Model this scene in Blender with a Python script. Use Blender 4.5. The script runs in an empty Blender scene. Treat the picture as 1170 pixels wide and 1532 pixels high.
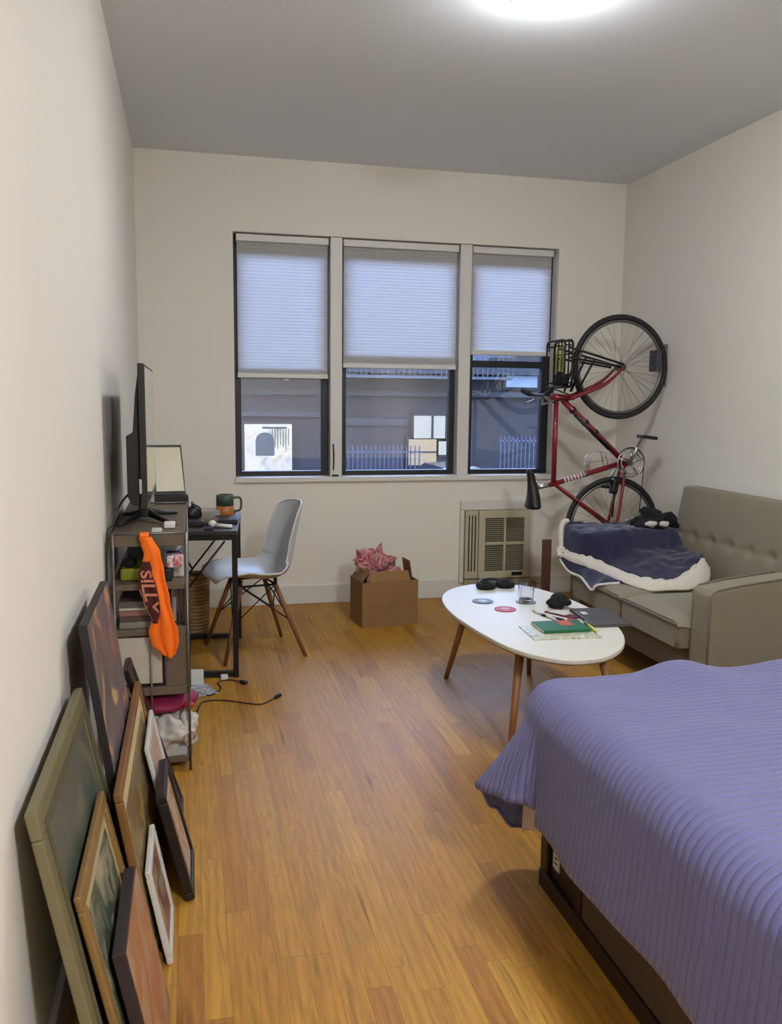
import bpy, math, random
from mathutils import Vector, Matrix, noise
random.seed(7)
C = bpy.context.scene.collection
PI = math.pi
D, W, H, YF = 5.486, 3.209, 2.8, -2.6        # back wall, right wall, ceiling, front wall
sn, cs = math.sin, math.cos

# ------------------------------------------------------------------ materials
def lin(c):
    c = c/255.0
    return c/12.92 if c <= .04045 else ((c+.055)/1.055)**2.4
def rgb(r, g, b): return (lin(r), lin(g), lin(b), 1)
MATS = {}
KEEP = dict(painted_wall=1, painted_ceiling=1, white_trim_paint=.85, street_asphalt=1, grey_stone=1, dark_facade_panel=1, brown_garage_door=1, grey_teal_sign=1, pale_iron=1, blue_grey_iron=1, dim_blue_window=1, pale_blue_sign=1, grey_brown_sofa_fabric=1, sofa_base_fabric=1, silver_metal=.9, grey_metal=.9, drinking_glass=1, red_frame_paint=.85, orange_cloth=.9, white_sherpa=.8, quilt_binding=1, white_lacquer=.72)
def mat(name, col, rough=.6, metal=0, var=.06, scale=30, bump=0, bscale=None, coat=0, emit=None, estr=0, sheen=0, stretch=(1,1,1), trans=0, alpha=1, ior=1.45):
    if name in MATS: return MATS[name]
    m = bpy.data.materials.new(name); m.use_nodes = True; MATS[name] = m
    nt = m.node_tree; N = nt.nodes; L = nt.links
    b = N['Principled BSDF']
    c = rgb(*col)
    kk = KEEP.get(name, .70); c = tuple(v*kk for v in c[:3])+(1,)
    tc = N.new('ShaderNodeTexCoord'); mp = N.new('ShaderNodeMapping'); mp.inputs['Scale'].default_value = stretch
    L.new(tc.outputs['Object'], mp.inputs['Vector'])
    nz = N.new('ShaderNodeTexNoise'); nz.inputs['Scale'].default_value = scale; nz.inputs['Detail'].default_value = 5
    L.new(mp.outputs[0], nz.inputs['Vector'])
    mx = N.new('ShaderNodeMix'); mx.data_type = 'RGBA'
    mx.inputs['A'].default_value = tuple(v*(1-var) for v in c[:3])+(1,)
    mx.inputs['B'].default_value = tuple(min(1, v*(1+var)) for v in c[:3])+(1,)
    L.new(nz.outputs['Fac'], mx.inputs['Factor']); L.new(mx.outputs['Result'], b.inputs['Base Color'])
    b.inputs['Roughness'].default_value = rough; b.inputs['Metallic'].default_value = metal; b.inputs['IOR'].default_value = ior
    if coat: b.inputs['Coat Weight'].default_value = coat; b.inputs['Coat Roughness'].default_value = .1
    if sheen: b.inputs['Sheen Weight'].default_value = sheen
    if trans: b.inputs['Transmission Weight'].default_value = trans
    if bump:
        n2 = N.new('ShaderNodeTexNoise'); n2.inputs['Scale'].default_value = bscale or scale*4; n2.inputs['Detail'].default_value = 4
        L.new(mp.outputs[0], n2.inputs['Vector'])
        bp = N.new('ShaderNodeBump'); bp.inputs['Strength'].default_value = bump; bp.inputs['Distance'].default_value = .004
        L.new(n2.outputs['Fac'], bp.inputs['Height']); L.new(bp.outputs[0], b.inputs['Normal'])
    if emit:
        b.inputs['Emission Color'].default_value = rgb(*emit); b.inputs['Emission Strength'].default_value = estr
    return m

def vmath(nt, op, a, b=None):
    n = nt.nodes.new('ShaderNodeMath'); n.operation = op
    for i, v in enumerate((a, b)):
        if v is None: continue
        if isinstance(v, (int, float)): n.inputs[i].default_value = v
        else: nt.links.new(v, n.inputs[i])
    return n.outputs[0]

def floor_material():
    m = bpy.data.materials.new('oak_strip_floor'); m.use_nodes = True
    nt = m.node_tree; N = nt.nodes; L = nt.links; b = N['Principled BSDF']
    tc = N.new('ShaderNodeTexCoord'); sp = N.new('ShaderNodeSeparateXYZ'); L.new(tc.outputs['Object'], sp.inputs[0])
    X, Y = sp.outputs['X'], sp.outputs['Y']
    wid = .060
    rx = vmath(nt, 'DIVIDE', X, wid); row = vmath(nt, 'FLOOR', rx)
    w1 = N.new('ShaderNodeTexWhiteNoise'); w1.noise_dimensions = '1D'; L.new(row, w1.inputs['W'])
    ln = vmath(nt, 'ADD', vmath(nt, 'MULTIPLY', w1.outputs['Value'], .45), .42)
    ry = vmath(nt, 'ADD', vmath(nt, 'DIVIDE', Y, ln), vmath(nt, 'MULTIPLY', w1.outputs['Value'], 37.3))
    cell = vmath(nt, 'FLOOR', ry)
    cb = N.new('ShaderNodeCombineXYZ'); L.new(row, cb.inputs[0]); L.new(cell, cb.inputs[1])
    w2 = N.new('ShaderNodeTexWhiteNoise'); w2.noise_dimensions = '2D'; L.new(cb.outputs[0], w2.inputs['Vector'])
    R1 = w2.outputs['Value']
    ramp = N.new('ShaderNodeValToRGB'); L.new(R1, ramp.inputs[0])
    el = ramp.color_ramp.elements
    el[0].position = 0; el[0].color = rgb(168, 116, 46)
    el[1].position = 1; el[1].color = rgb(194, 145, 56)
    for p_, c_ in ((.08, (172, 119, 45)), (.3, (180, 129, 47)), (.6, (189, 139, 52)), (.8, (180, 127, 48))):
        e = el.new(p_); e.color = rgb(*c_)
    # long grain
    gv = N.new('ShaderNodeCombineXYZ')
    L.new(vmath(nt, 'MULTIPLY', X, 42), gv.inputs[0])
    L.new(vmath(nt, 'MULTIPLY', Y, 3.4), gv.inputs[1])
    L.new(vmath(nt, 'MULTIPLY', R1, 91), gv.inputs[2])
    g1 = N.new('ShaderNodeTexNoise'); g1.inputs['Scale'].default_value = 1.0; g1.inputs['Detail'].default_value = 6; g1.inputs['Roughness'].default_value = .62; g1.inputs['Distortion'].default_value = 2.2
    L.new(gv.outputs[0], g1.inputs['Vector'])
    g2 = N.new('ShaderNodeTexWave'); g2.wave_type = 'BANDS'; g2.bands_direction = 'X'
    g2.inputs['Scale'].default_value = 1.1; g2.inputs['Distortion'].default_value = 8; g2.inputs['Detail'].default_value = 2; g2.inputs['Detail Scale'].default_value = .5
    gv2 = N.new('ShaderNodeCombineXYZ')
    L.new(vmath(nt, 'MULTIPLY', X, 11), gv2.inputs[0]); L.new(vmath(nt, 'MULTIPLY', Y, 1.1), gv2.inputs[1]); L.new(vmath(nt, 'MULTIPLY', R1, 77), gv2.inputs[2])
    L.new(gv2.outputs[0], g2.inputs['Vector'])
    gm = vmath(nt, 'ADD', vmath(nt, 'MULTIPLY', g1.outputs['Fac'], .86), vmath(nt, 'MULTIPLY', g2.outputs['Fac'], .10))
    gr = N.new('ShaderNodeMapRange'); L.new(gm, gr.inputs['Value'])
    gr.inputs['From Min'].default_value = .25; gr.inputs['From Max'].default_value = .72
    gr.inputs['To Min'].default_value = .54; gr.inputs['To Max'].default_value = 1.08
    # sparse dark streaks
    sv = N.new('ShaderNodeCombineXYZ')
    L.new(vmath(nt, 'MULTIPLY', X, 30), sv.inputs[0]); L.new(vmath(nt, 'MULTIPLY', Y, 2.0), sv.inputs[1]); L.new(vmath(nt, 'MULTIPLY', R1, 53), sv.inputs[2])
    s1 = N.new('ShaderNodeTexNoise'); s1.inputs['Scale'].default_value = 1; s1.inputs['Detail'].default_value = 2
    L.new(sv.outputs[0], s1.inputs['Vector'])
    sr = N.new('ShaderNodeMapRange'); L.new(s1.outputs['Fac'], sr.inputs['Value'])
    sr.inputs['From Min'].default_value = .655; sr.inputs['From Max'].default_value = .74; sr.inputs['To Min'].default_value = 1; sr.inputs['To Max'].default_value = .55
    # seams
    fx = vmath(nt, 'FRACT', rx); ex = vmath(nt, 'ABSOLUTE', vmath(nt, 'SUBTRACT', fx, .5))
    fy = vmath(nt, 'FRACT', ry); ey = vmath(nt, 'ABSOLUTE', vmath(nt, 'SUBTRACT', fy, .5))
    seam = vmath(nt, 'MAXIMUM', vmath(nt, 'GREATER_THAN', ex, .489), vmath(nt, 'GREATER_THAN', ey, .4985))
    sm = vmath(nt, 'SUBTRACT', 1, vmath(nt, 'MULTIPLY', seam, .33))
    tot = vmath(nt, 'MULTIPLY', vmath(nt, 'MULTIPLY', gr.outputs[0], sr.outputs[0]), sm)
    mx = N.new('ShaderNodeMix'); mx.data_type = 'RGBA'; mx.blend_type = 'MULTIPLY'; mx.inputs['Factor'].default_value = 1
    L.new(ramp.outputs[0], mx.inputs['A']); L.new(tot, mx.inputs['B']); L.new(mx.outputs['Result'], b.inputs['Base Color'])
    b.inputs['Roughness'].default_value = .36
    rr = N.new('ShaderNodeMapRange'); L.new(g1.outputs['Fac'], rr.inputs['Value']); rr.inputs['To Min'].default_value = .38; rr.inputs['To Max'].default_value = .56
    L.new(rr.outputs[0], b.inputs['Roughness'])
    b.inputs['Specular IOR Level'].default_value = .3
    bp = N.new('ShaderNodeBump'); bp.inputs['Strength'].default_value = .25; bp.inputs['Distance'].default_value = .002
    L.new(tot, bp.inputs['Height']); L.new(bp.outputs[0], b.inputs['Normal'])
    return m

def quilt_material():
    m = bpy.data.materials.new('quilted_periwinkle'); m.use_nodes = True
    nt = m.node_tree; N = nt.nodes; L = nt.links; b = N['Principled BSDF']
    uv = N.new('ShaderNodeTexCoord'); sp = N.new('ShaderNodeSeparateXYZ'); L.new(uv.outputs['UV'], sp.inputs[0])
    nz = N.new('ShaderNodeTexNoise'); nz.inputs['Scale'].default_value = 6; L.new(uv.outputs['UV'], nz.inputs['Vector'])
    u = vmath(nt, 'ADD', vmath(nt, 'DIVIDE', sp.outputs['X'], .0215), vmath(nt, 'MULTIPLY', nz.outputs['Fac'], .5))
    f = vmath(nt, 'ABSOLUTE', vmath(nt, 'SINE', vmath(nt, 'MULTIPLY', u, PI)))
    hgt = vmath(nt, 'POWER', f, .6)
    v = vmath(nt, 'ABSOLUTE', vmath(nt, 'SINE', vmath(nt, 'MULTIPLY', sp.outputs['Y'], PI/.022)))
    n2 = N.new('ShaderNodeTexNoise'); n2.inputs['Scale'].default_value = 60; n2.inputs['Detail'].default_value = 3; L.new(uv.outputs['UV'], n2.inputs['Vector'])
    hh = vmath(nt, 'ADD', vmath(nt, 'ADD', hgt, vmath(nt, 'MULTIPLY', v, .06)), vmath(nt, 'MULTIPLY', n2.outputs['Fac'], .55))
    bp = N.new('ShaderNodeBump'); bp.inputs['Strength'].default_value = .7; bp.inputs['Distance'].default_value = .0045
    L.new(hh, bp.inputs['Height']); L.new(bp.outputs[0], b.inputs['Normal'])
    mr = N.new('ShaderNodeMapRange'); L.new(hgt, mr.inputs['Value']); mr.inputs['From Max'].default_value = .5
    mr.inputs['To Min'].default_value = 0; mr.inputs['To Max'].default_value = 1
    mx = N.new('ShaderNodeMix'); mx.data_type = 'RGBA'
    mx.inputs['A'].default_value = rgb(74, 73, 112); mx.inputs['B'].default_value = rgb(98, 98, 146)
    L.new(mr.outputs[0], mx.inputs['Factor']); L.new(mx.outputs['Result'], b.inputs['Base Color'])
    b.inputs['Roughness'].default_value = .85; b.inputs['Sheen Weight'].default_value = .15
    return m

def glass_pane_material():
    m = bpy.data.materials.new('window_glass'); m.use_nodes = True
    nt = m.node_tree; N = nt.nodes; L = nt.links; N.remove(N['Principled BSDF'])
    t = N.new('ShaderNodeBsdfTransparent'); g = N.new('ShaderNodeBsdfGlossy'); g.inputs['Roughness'].default_value = .02
    t.inputs['Color'].default_value = (.93, .95, .97, 1)
    fr = N.new('ShaderNodeFresnel'); fr.inputs['IOR'].default_value = 1.5
    ms = N.new('ShaderNodeMixShader'); L.new(vmath(nt, 'MULTIPLY', fr.outputs[0], 1.5), ms.inputs[0]); L.new(t.outputs[0], ms.inputs[1]); L.new(g.outputs[0], ms.inputs[2])
    L.new(ms.outputs[0], N['Material Output'].inputs['Surface']); return m

def shade_material():
    m = bpy.data.materials.new('cellular_shade_cloth'); m.use_nodes = True
    nt = m.node_tree; N = nt.nodes; L = nt.links; N.remove(N['Principled BSDF'])
    d = N.new('ShaderNodeBsdfDiffuse'); t = N.new('ShaderNodeBsdfTranslucent')
    tc = N.new('ShaderNodeTexCoord'); nz = N.new('ShaderNodeTexNoise'); nz.inputs['Scale'].default_value = 3
    mp = N.new('ShaderNodeMapping'); mp.inputs['Scale'].default_value = (1, 1, 12); L.new(tc.outputs['Object'], mp.inputs[0]); L.new(mp.outputs[0], nz.inputs['Vector'])
    mx = N.new('ShaderNodeMix'); mx.data_type = 'RGBA'; mx.inputs['A'].default_value = (.72, .70, .66, 1); mx.inputs['B'].default_value = (.75, .73, .69, 1)
    L.new(nz.outputs['Fac'], mx.inputs['Factor']); L.new(mx.outputs['Result'], d.inputs['Color'])
    t.inputs['Color'].default_value = (.80, .80, .80, 1)
    ms = N.new('ShaderNodeMixShader'); ms.inputs[0].default_value = .5
    L.new(d.outputs[0], ms.inputs[1]); L.new(t.outputs[0], ms.inputs[2]); L.new(ms.outputs[0], N['Material Output'].inputs['Surface']); return m

def art_material(name, cols, scale=4, seed=0, stretch=(1,1,1), rough=.35, paper=None):
    m = bpy.data.materials.new(name); m.use_nodes = True
    nt = m.node_tree; N = nt.nodes; L = nt.links; b = N['Principled BSDF']
    tc = N.new('ShaderNodeTexCoord'); mp = N.new('ShaderNodeMapping'); mp.inputs['Location'].default_value = (seed, seed*.7, seed*1.3); mp.inputs['Scale'].default_value = stretch
    L.new(tc.outputs['Object'], mp.inputs[0])
    nz = N.new('ShaderNodeTexNoise'); nz.inputs['Scale'].default_value = scale; nz.inputs['Detail'].default_value = 3; nz.inputs['Distortion'].default_value = .8
    L.new(mp.outputs[0], nz.inputs['Vector'])
    r = N.new('ShaderNodeValToRGB'); r.color_ramp.interpolation = 'LINEAR'; L.new(nz.outputs['Fac'], r.inputs[0])
    n = len(cols); el = r.color_ramp.elements
    el[0].position = .3; el[0].color = rgb(*cols[0]); el[1].position = .7; el[1].color = rgb(*cols[-1])
    for i in range(1, n-1):
        e = el.new(.3+.4*i/(n-1)); e.color = rgb(*cols[i])
    L.new(r.outputs[0], b.inputs['Base Color']); b.inputs['Roughness'].default_value = rough
    return m

def brick_material():
    m = bpy.data.materials.new('dark_street_brick'); m.use_nodes = True
    nt = m.node_tree; N = nt.nodes; L = nt.links; b = N['Principled BSDF']
    tc = N.new('ShaderNodeTexCoord'); mp = N.new('ShaderNodeMapping'); mp.inputs['Rotation'].default_value = (PI/2, 0, 0)
    L.new(tc.outputs['Object'], mp.inputs[0])
    br = N.new('ShaderNodeTexBrick'); br.inputs['Scale'].default_value = 4
    br.inputs['Color1'].default_value = rgb(33, 29, 30); br.inputs['Color2'].default_value = rgb(26, 25, 27); br.inputs['Mortar'].default_value = rgb(28, 28, 31)
    L.new(mp.outputs[0], br.inputs['Vector']); L.new(br.outputs['Color'], b.inputs['Base Color']); b.inputs['Roughness'].default_value = .9
    return m

M = {}
M['wall'] = mat('painted_wall', (226, 221, 211), .75, var=.012, scale=2, bump=.05, bscale=180)
M['ceil'] = mat('painted_ceiling', (224, 228, 230), .85, var=.01, scale=2)
M['trim'] = mat('white_trim_paint', (228, 226, 220), .45, var=.01)
M['floor'] = floor_material(); M['quilt'] = quilt_material(); M['glass'] = glass_pane_material(); M['shade'] = shade_material()
M['winblack'] = mat('black_window_frame', (34, 36, 42), .4, var=.05)
M['blackmetal'] = mat('black_metal', (30, 29, 31), .42, metal=.3, var=.08)
M['blackplastic'] = mat('black_plastic', (24, 24, 27), .4, var=.05)
M['rubber'] = mat('black_rubber', (40, 40, 42), .7, var=.08)
M['silver'] = mat('silver_metal', (190, 190, 188), .28, metal=1, var=.04)
M['greymetal'] = mat('grey_metal', (120, 118, 114), .4, metal=.8, var=.04)
M['red'] = mat('red_frame_paint', (134, 26, 38), .28, var=.05, coat=.4)
M['cream'] = mat('cream_plastic', (216, 208, 178), .5, var=.02)
M['creamdark'] = mat('aged_cream_plastic', (188, 178, 146), .6, var=.03)
M['darkslot'] = mat('dark_slot', (60, 57, 52), .8)
M['sofa'] = mat('grey_brown_sofa_fabric', (128, 119, 99), .95, var=.14, scale=220, bump=.3, bscale=500, sheen=.1)
M['sofadark'] = mat('sofa_base_fabric', (112, 104, 88), .95, var=.14, scale=220)
M['navy'] = mat('navy_fleece', (28, 31, 66), .9, var=.16, scale=9, bump=.35, bscale=60, sheen=.3)
M['sherpa'] = mat('white_sherpa', (226, 218, 204), 1, var=.08, scale=60, bump=1.0, bscale=140, sheen=.2)
M['blackcloth'] = mat('black_cloth', (22, 22, 25), .95, var=.1, bump=.3, bscale=80)
M['whitecloth'] = mat('white_cloth', (222, 216, 208), .9, var=.03, bump=.2, bscale=40)
M['tablewhite'] = mat('white_lacquer', (238, 234, 220), .42, var=.01)
M['ply'] = mat('plywood_edge', (170, 134, 92), .5, var=.1, stretch=(1, 1, 20))
M['beech'] = mat('brown_beech', (176, 122, 78), .45, var=.14, scale=14, stretch=(6, 6, .6))
M['walnut'] = mat('walnut_leg', (150, 102, 70), .5, var=.15, scale=14, stretch=(6, 6, .6))
M['darkwood'] = mat('dark_brown_wood', (88, 52, 40), .5, var=.15, scale=10, stretch=(4, 4, .5))
M['shelfwood'] = mat('grey_brown_shelf_board', (120, 104, 84), .55, var=.2, scale=14, stretch=(8, 1, 8))
M['shell'] = mat('white_shell_plastic', (224, 228, 232), .38, var=.01)
M['card'] = mat('brown_cardboard', (160, 122, 78), .9, var=.06, scale=12)
M['carddark'] = mat('cardboard_inside', (140, 104, 66), .9, var=.06, scale=12)
M['tissue'] = art_material('red_white_tissue', [(196, 176, 174), (176, 70, 78), (196, 150, 150), (150, 38, 50), (206, 192, 190)], 14, 2, rough=.8)
M['orange'] = mat('orange_cloth', (252, 116, 14), .75, var=.05, scale=12, bump=.2, bscale=80)
M['maroon'] = mat('maroon_print', (84, 26, 28), .8, var=.06)
M['peach'] = mat('peach_print', (236, 150, 120), .8, var=.04)
M['bedwood'] = mat('dark_brown_bed_wood', (42, 27, 24), .45, var=.12, scale=12)
M['bedpanel'] = mat('brown_bed_panel', (84, 66, 52), .8, var=.08, scale=60)
M['sheet'] = mat('white_sheet', (226, 214, 204), .9, var=.02, bump=.25, bscale=18)
M['green'] = mat('green_book_cloth', (30, 112, 72), .5, var=.04)
M['paper'] = mat('white_paper', (232, 230, 224), .8, var=.02)
M['lampglow'] = mat('lamp_diffuser', (240, 240, 240), .5, emit=(244, 248, 252), estr=29)
M['clear'] = mat('drinking_glass', (250, 250, 250), .02, var=0, trans=1)
M['tvscreen'] = mat('glossy_screen', (20, 20, 22), .06, var=.02, coat=1)
M['cable'] = mat('dark_cable', (44, 32, 28), .5)
M['greylap'] = mat('grey_metal_lid', (104, 100, 98), .45, metal=.4, var=.02)

# ------------------------------------------------------------------ mesh builder
class MB:
    def __init__(s): s.v = []; s.f = []; s.mi = []; s.uv = None
    def add(s, vs, fs, mi=0):
        o = len(s.v); s.v += [tuple(v) for v in vs]; s.f += [tuple(i+o for i in f) for f in fs]; s.mi += [mi]*len(fs); return s
    def box(s, x0, x1, y0, y1, z0, z1, T=None, mi=0):
        vs = [Vector((x, y, z)) for x in (x0, x1) for y in (y0, y1) for z in (z0, z1)]
        if T is not None: vs = [T @ v for v in vs]
        return s.add(vs, [(0,1,3,2),(4,6,7,5),(0,4,5,1),(2,3,7,6),(0,2,6,4),(1,5,7,3)], mi)
    def obox(s, c, size, rot=(0,0,0), mi=0):
        from mathutils import Euler
        T = Matrix.Translation(c) @ Euler(rot).to_matrix().to_4x4(); a, b, d = [q/2 for q in size]
        return s.box(-a, a, -b, b, -d, d, T, mi)
    def tube(s, pts, r, n=8, closed=False, mi=0, caps=True):
        pts = [Vector(p) for p in pts]; m = len(pts)
        rs = r if isinstance(r, (list, tuple)) else [r]*m
        vs = []; up = None
        for i, p in enumerate(pts):
            if closed: t = pts[(i+1) % m]-pts[i-1]
            else: t = pts[min(i+1, m-1)]-pts[max(i-1, 0)]
            if t.length < 1e-9: t = Vector((0, 0, 1))
            t.normalize()
            if up is None:
                up = Vector((0, 0, 1)) if abs(t.z) < .9 else Vector((1, 0, 0))
            a = (up - t*up.dot(t))
            if a.length < 1e-6: a = t.orthogonal()
            a.normalize(); up = a; b = t.cross(a)
            for k in range(n):
                an = 2*PI*k/n; vs.append(p+(a*cs(an)+b*sn(an))*rs[i])
        fs = []
        for i in range(m if closed else m-1):
            j = (i+1) % m
            for k in range(n): fs.append((i*n+k, i*n+(k+1) % n, j*n+(k+1) % n, j*n+k))
        if not closed and caps: fs.append(tuple(range(n-1, -1, -1))); fs.append(tuple((m-1)*n+k for k in range(n)))
        return s.add(vs, fs, mi)
    def lathe(s, prof, T=None, n=32, mi=0):
        vs = []; fs = []
        for r, z in prof:
            for k in range(n):
                v = Vector((r*cs(2*PI*k/n), r*sn(2*PI*k/n), z)); vs.append(T @ v if T is not None else v)
        for i in range(len(prof)-1):
            for k in range(n): fs.append((i*n+k, i*n+(k+1) % n, (i+1)*n+(k+1) % n, (i+1)*n+k))
        if prof[0][0] > 1e-6: fs.append(tuple(range(n-1, -1, -1)))
        if prof[-1][0] > 1e-6: fs.append(tuple((len(prof)-1)*n+k for k in range(n)))
        return s.add(vs, fs, mi)
    def prism(s, outline, z0, z1, T=None, mi=0):
        n = len(outline)
        vs = [Vector((x, y, z0)) for x, y in outline]+[Vector((x, y, z1)) for x, y in outline]
        if T is not None: vs = [T @ v for v in vs]
        fs = [tuple(range(n-1, -1, -1)), tuple(range(n, 2*n))]+[(i, (i+1) % n, n+(i+1) % n, n+i) for i in range(n)]
        return s.add(vs, fs, mi)
    def grid(s, fn, nu, nv, mi=0):
        o = len(s.v)
        for i in range(nu+1):
            for j in range(nv+1): s.v.append(tuple(fn(i/nu, j/nv)))
        for i in range(nu):
            for j in range(nv):
                a = o+i*(nv+1)+j; s.f.append((a, a+nv+1, a+nv+2, a+1)); s.mi.append(mi)
        return s
    def ball(s, c, r, n=12, sq=(1,1,1), mi=0):
        prof = [(max(1e-7, r*sn(PI*i/n)), -r*cs(PI*i/n)) for i in range(n+1)]
        return s.lathe(prof, Matrix.Translation(c) @ Matrix.Diagonal((*sq, 1)), n*2, mi)
    def build(s, name, m, parent=None, smooth=False, bevel=0, solid=0, sub=0, origin=None, seg=2):
        me = bpy.data.meshes.new(name)
        o_ = Vector(origin) if origin is not None else Vector((0, 0, 0))
        me.from_pydata([tuple(Vector(v)-o_) for v in s.v], [], s.f)
        for mm in (m if isinstance(m, (list, tuple)) else [m]): me.materials.append(mm)
        for p_, k in zip(me.polygons, s.mi): p_.material_index = k; p_.use_smooth = smooth
        me.update()
        o = bpy.data.objects.new(name, me); C.objects.link(o); o.location = o_
        if parent is not None:
            o.parent = parent
            o.location = o_ - parent_world(parent)
        if solid:
            q = o.modifiers.new('solid', 'SOLIDIFY'); q.thickness = solid; q.offset = 0
        if bevel:
            q = o.modifiers.new('bevel', 'BEVEL'); q.width = bevel; q.segments = seg; q.limit_method = 'ANGLE'; q.angle_limit = math.radians(35)
        if sub:
            q = o.modifiers.new('sub', 'SUBSURF'); q.levels = sub; q.render_levels = sub
        return o
def parent_world(p):
    v = Vector((0, 0, 0))
    while p is not None: v = v + p.location; p = p.parent
    return v
def tag(o, label=None, cat=None, group=None, kind=None):
    if label: o['label'] = label
    if cat: o['category'] = cat
    if group: o['group'] = group
    if kind: o['kind'] = kind
    return o
def thing(name, loc, label, cat, group=None):
    o = bpy.data.objects.new(name, None); C.objects.link(o); o.location = loc; o.empty_display_size = .1
    return tag(o, label, cat, group)
def structure(o): o['kind'] = 'structure'; return o
def catmull(pts, n=8, closed=False):
    P = [Vector(p) for p in pts]; m = len(P); out = []
    for i in range(m if closed else m-1):
        if closed: a, b, c, d = P[i-1], P[i], P[(i+1) % m], P[(i+2) % m]
        else: a, b, c, d = P[max(i-1, 0)], P[i], P[i+1], P[min(i+2, m-1)]
        for k in range(n):
            t = k/n
            out.append(.5*((2*b)+(c-a)*t+(2*a-5*b+4*c-d)*t*t+(3*b-a-3*c+d)*t**3))
    if not closed: out.append(P[-1])
    return out
def crv(pts):
    P = catmull(pts, 12); 
    def f(t):
        x = max(0, min(1, t))*(len(P)-1); i = min(int(x), len(P)-2); return P[i].lerp(P[i+1], x-i)
    return f
def fbm(x, y, z=0, s=1): return noise.fractal(Vector((x*s, y*s, z*s)), 1.0, 2.0, 3)

# ------------------------------------------------------------------ the room
structure(MB().box(-.2, W+.2, YF-.2, D+.26, -.12, 0).build('floor', M['floor']))
structure(MB().box(-.2, W+.2, YF-.2, D+.26, H, H+.12).build('ceiling', M['ceil']))
structure(MB().box(-.15, 0, YF-.15, D+.2, 0, H).build('wall_left', M['wall']))
structure(MB().box(W, W+.15, YF-.15, D+.2, 0, H).build('wall_right', M['wall']))
structure(MB().box(0, W, YF-.15, YF, 0, H).build('wall_front', M['wall']))
X0, X1, Z0, Z1 = .575, 2.735, .834, 2.355
wb = MB(); Y1 = D+.2
wb.box(0, X0, D, Y1, 0, H).box(X1, W, D, Y1, 0, H).box(X0, X1, D, Y1, 0, Z0).box(X0, X1, D, Y1, Z1, H)
structure(wb.build('wall_back', M['wall']))
structure(MB().box(0, 2.06, D-.016, D, 0, .125).build('baseboard_back', M['trim'], bevel=.004))
structure(MB().box(2.64, W, D-.016, D, 0, .125).build('baseboard_back', M['trim'], bevel=.004))
structure(MB().box(0, .016, YF, D-.016, 0, .125).build('baseboard_left', M['trim'], bevel=.004))
structure(MB().box(W-.016, W, YF, D-.016, 0, .125).build('baseboard_right', M['trim'], bevel=.004))
posts = [(1.185, 1.262), (2.05, 2.13)]
for i, (a, b) in enumerate(posts):
    structure(MB().box(a, b, D+.02, Y1, Z0, Z1).build('trim_%d' % (i+1), M['trim'], bevel=.004))
structure(MB().box(X0-.005, X1+.01, D-.022, D+.13, Z0-.03, Z0+.004).build('trim_3', M['trim'], bevel=.005))   # sill board

# windows: black frame, rails, glass
YW = D+.10
wins = [(X0, 1.185, 1.505, .03, .022), (1.262, 2.05, 1.60, .028, .022), (2.13, X1, 1.565, .03, .05)]
for i, (a, b, zr, fl, fr_) in enumerate(wins):
    root = bpy.data.objects.new('window_%d' % (i+1), None); C.objects.link(root); root.location = ((a+b)/2, YW, Z0); structure(root)
    f = MB(); y0, y1 = YW, YW+.06
    wl = (.045, .04, .045)[i]; wr = (.045, .035, .055)[i]
    f.box(a, a+wl, y0, y1, Z0+.004, Z1).box(b-wr, b, y0, y1, Z0+.004, Z1)
    f.box(a+wl, b-wr, y0, y1, Z0+.004, Z0+.034).box(a+wl, b-wr, y0, y1, Z1-.10, Z1)
    f.build('window_frame', M['winblack'], root, bevel=.003)
    r = MB().box(a+wl, b-wr, y0+.004, y1, zr, zr+.045); r.build('meeting_rail', M['winblack'], root, bevel=.003)
    g = MB().box(a+wl, b-wr, YW+.03, YW+.034, Z0+.034, Z1-.05); g.build('window_pane', M['glass'], root)
MB().tube([(1.205, D+.012, .88), (1.207, D+.006, .97), (1.203, D+.012, 1.05)], .004).box(1.195, 1.235, D-.01, D+.02, .838, .85).build('window_latch', M['blackplastic']).__setitem__('label', 'small black latch at the foot of the post between left and middle windows')
bpy.data.objects['window_latch']['category'] = 'latch'

# cellular shades
shl = ['white cellular shade over the left window, pulled down the lowest', 'widest white cellular shade, over the middle window', 'white cellular shade over the right window, pulled down the least']
for i, (a, b, zb) in enumerate([(.60, 1.172, 1.468), (1.275, 2.036, 1.542), (2.142, 2.705, 1.645)]):
    root = thing('cellular_shade', ((a+b)/2, D+.05, zb), shl[i], 'window shade', 'shades over the three windows')
    MB().box(a-.004, b+.004, D+.03, D+.08, 2.305, 2.348).build('head_rail', M['trim'], root, bevel=.004)
    nz_ = int((2.305-zb-.03)/.01)
    s_ = MB().grid(lambda u, v: (a+(b-a)*u, D+.055+(.0015 if int(round(v*nz_)) % 2 else -.0015), zb+.03+(2.305-zb-.03)*v), 1, nz_)
    s_.build('shade_cloth', M['shade'], root)
    MB().box(a-.002, b+.002, D+.042, D+.068, zb, zb+.03).build('bottom_rail', M['trim'], root, bevel=.004)
    for k in (0,):
        MB().tube([( (a+b)/2, D+.055, zb), ((a+b)/2+.01, D+.05, zb-.012), ((a+b)/2+.035, D+.05, zb-.004)], .003, 6).build('pull_tab', M['trim'], root)

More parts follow.
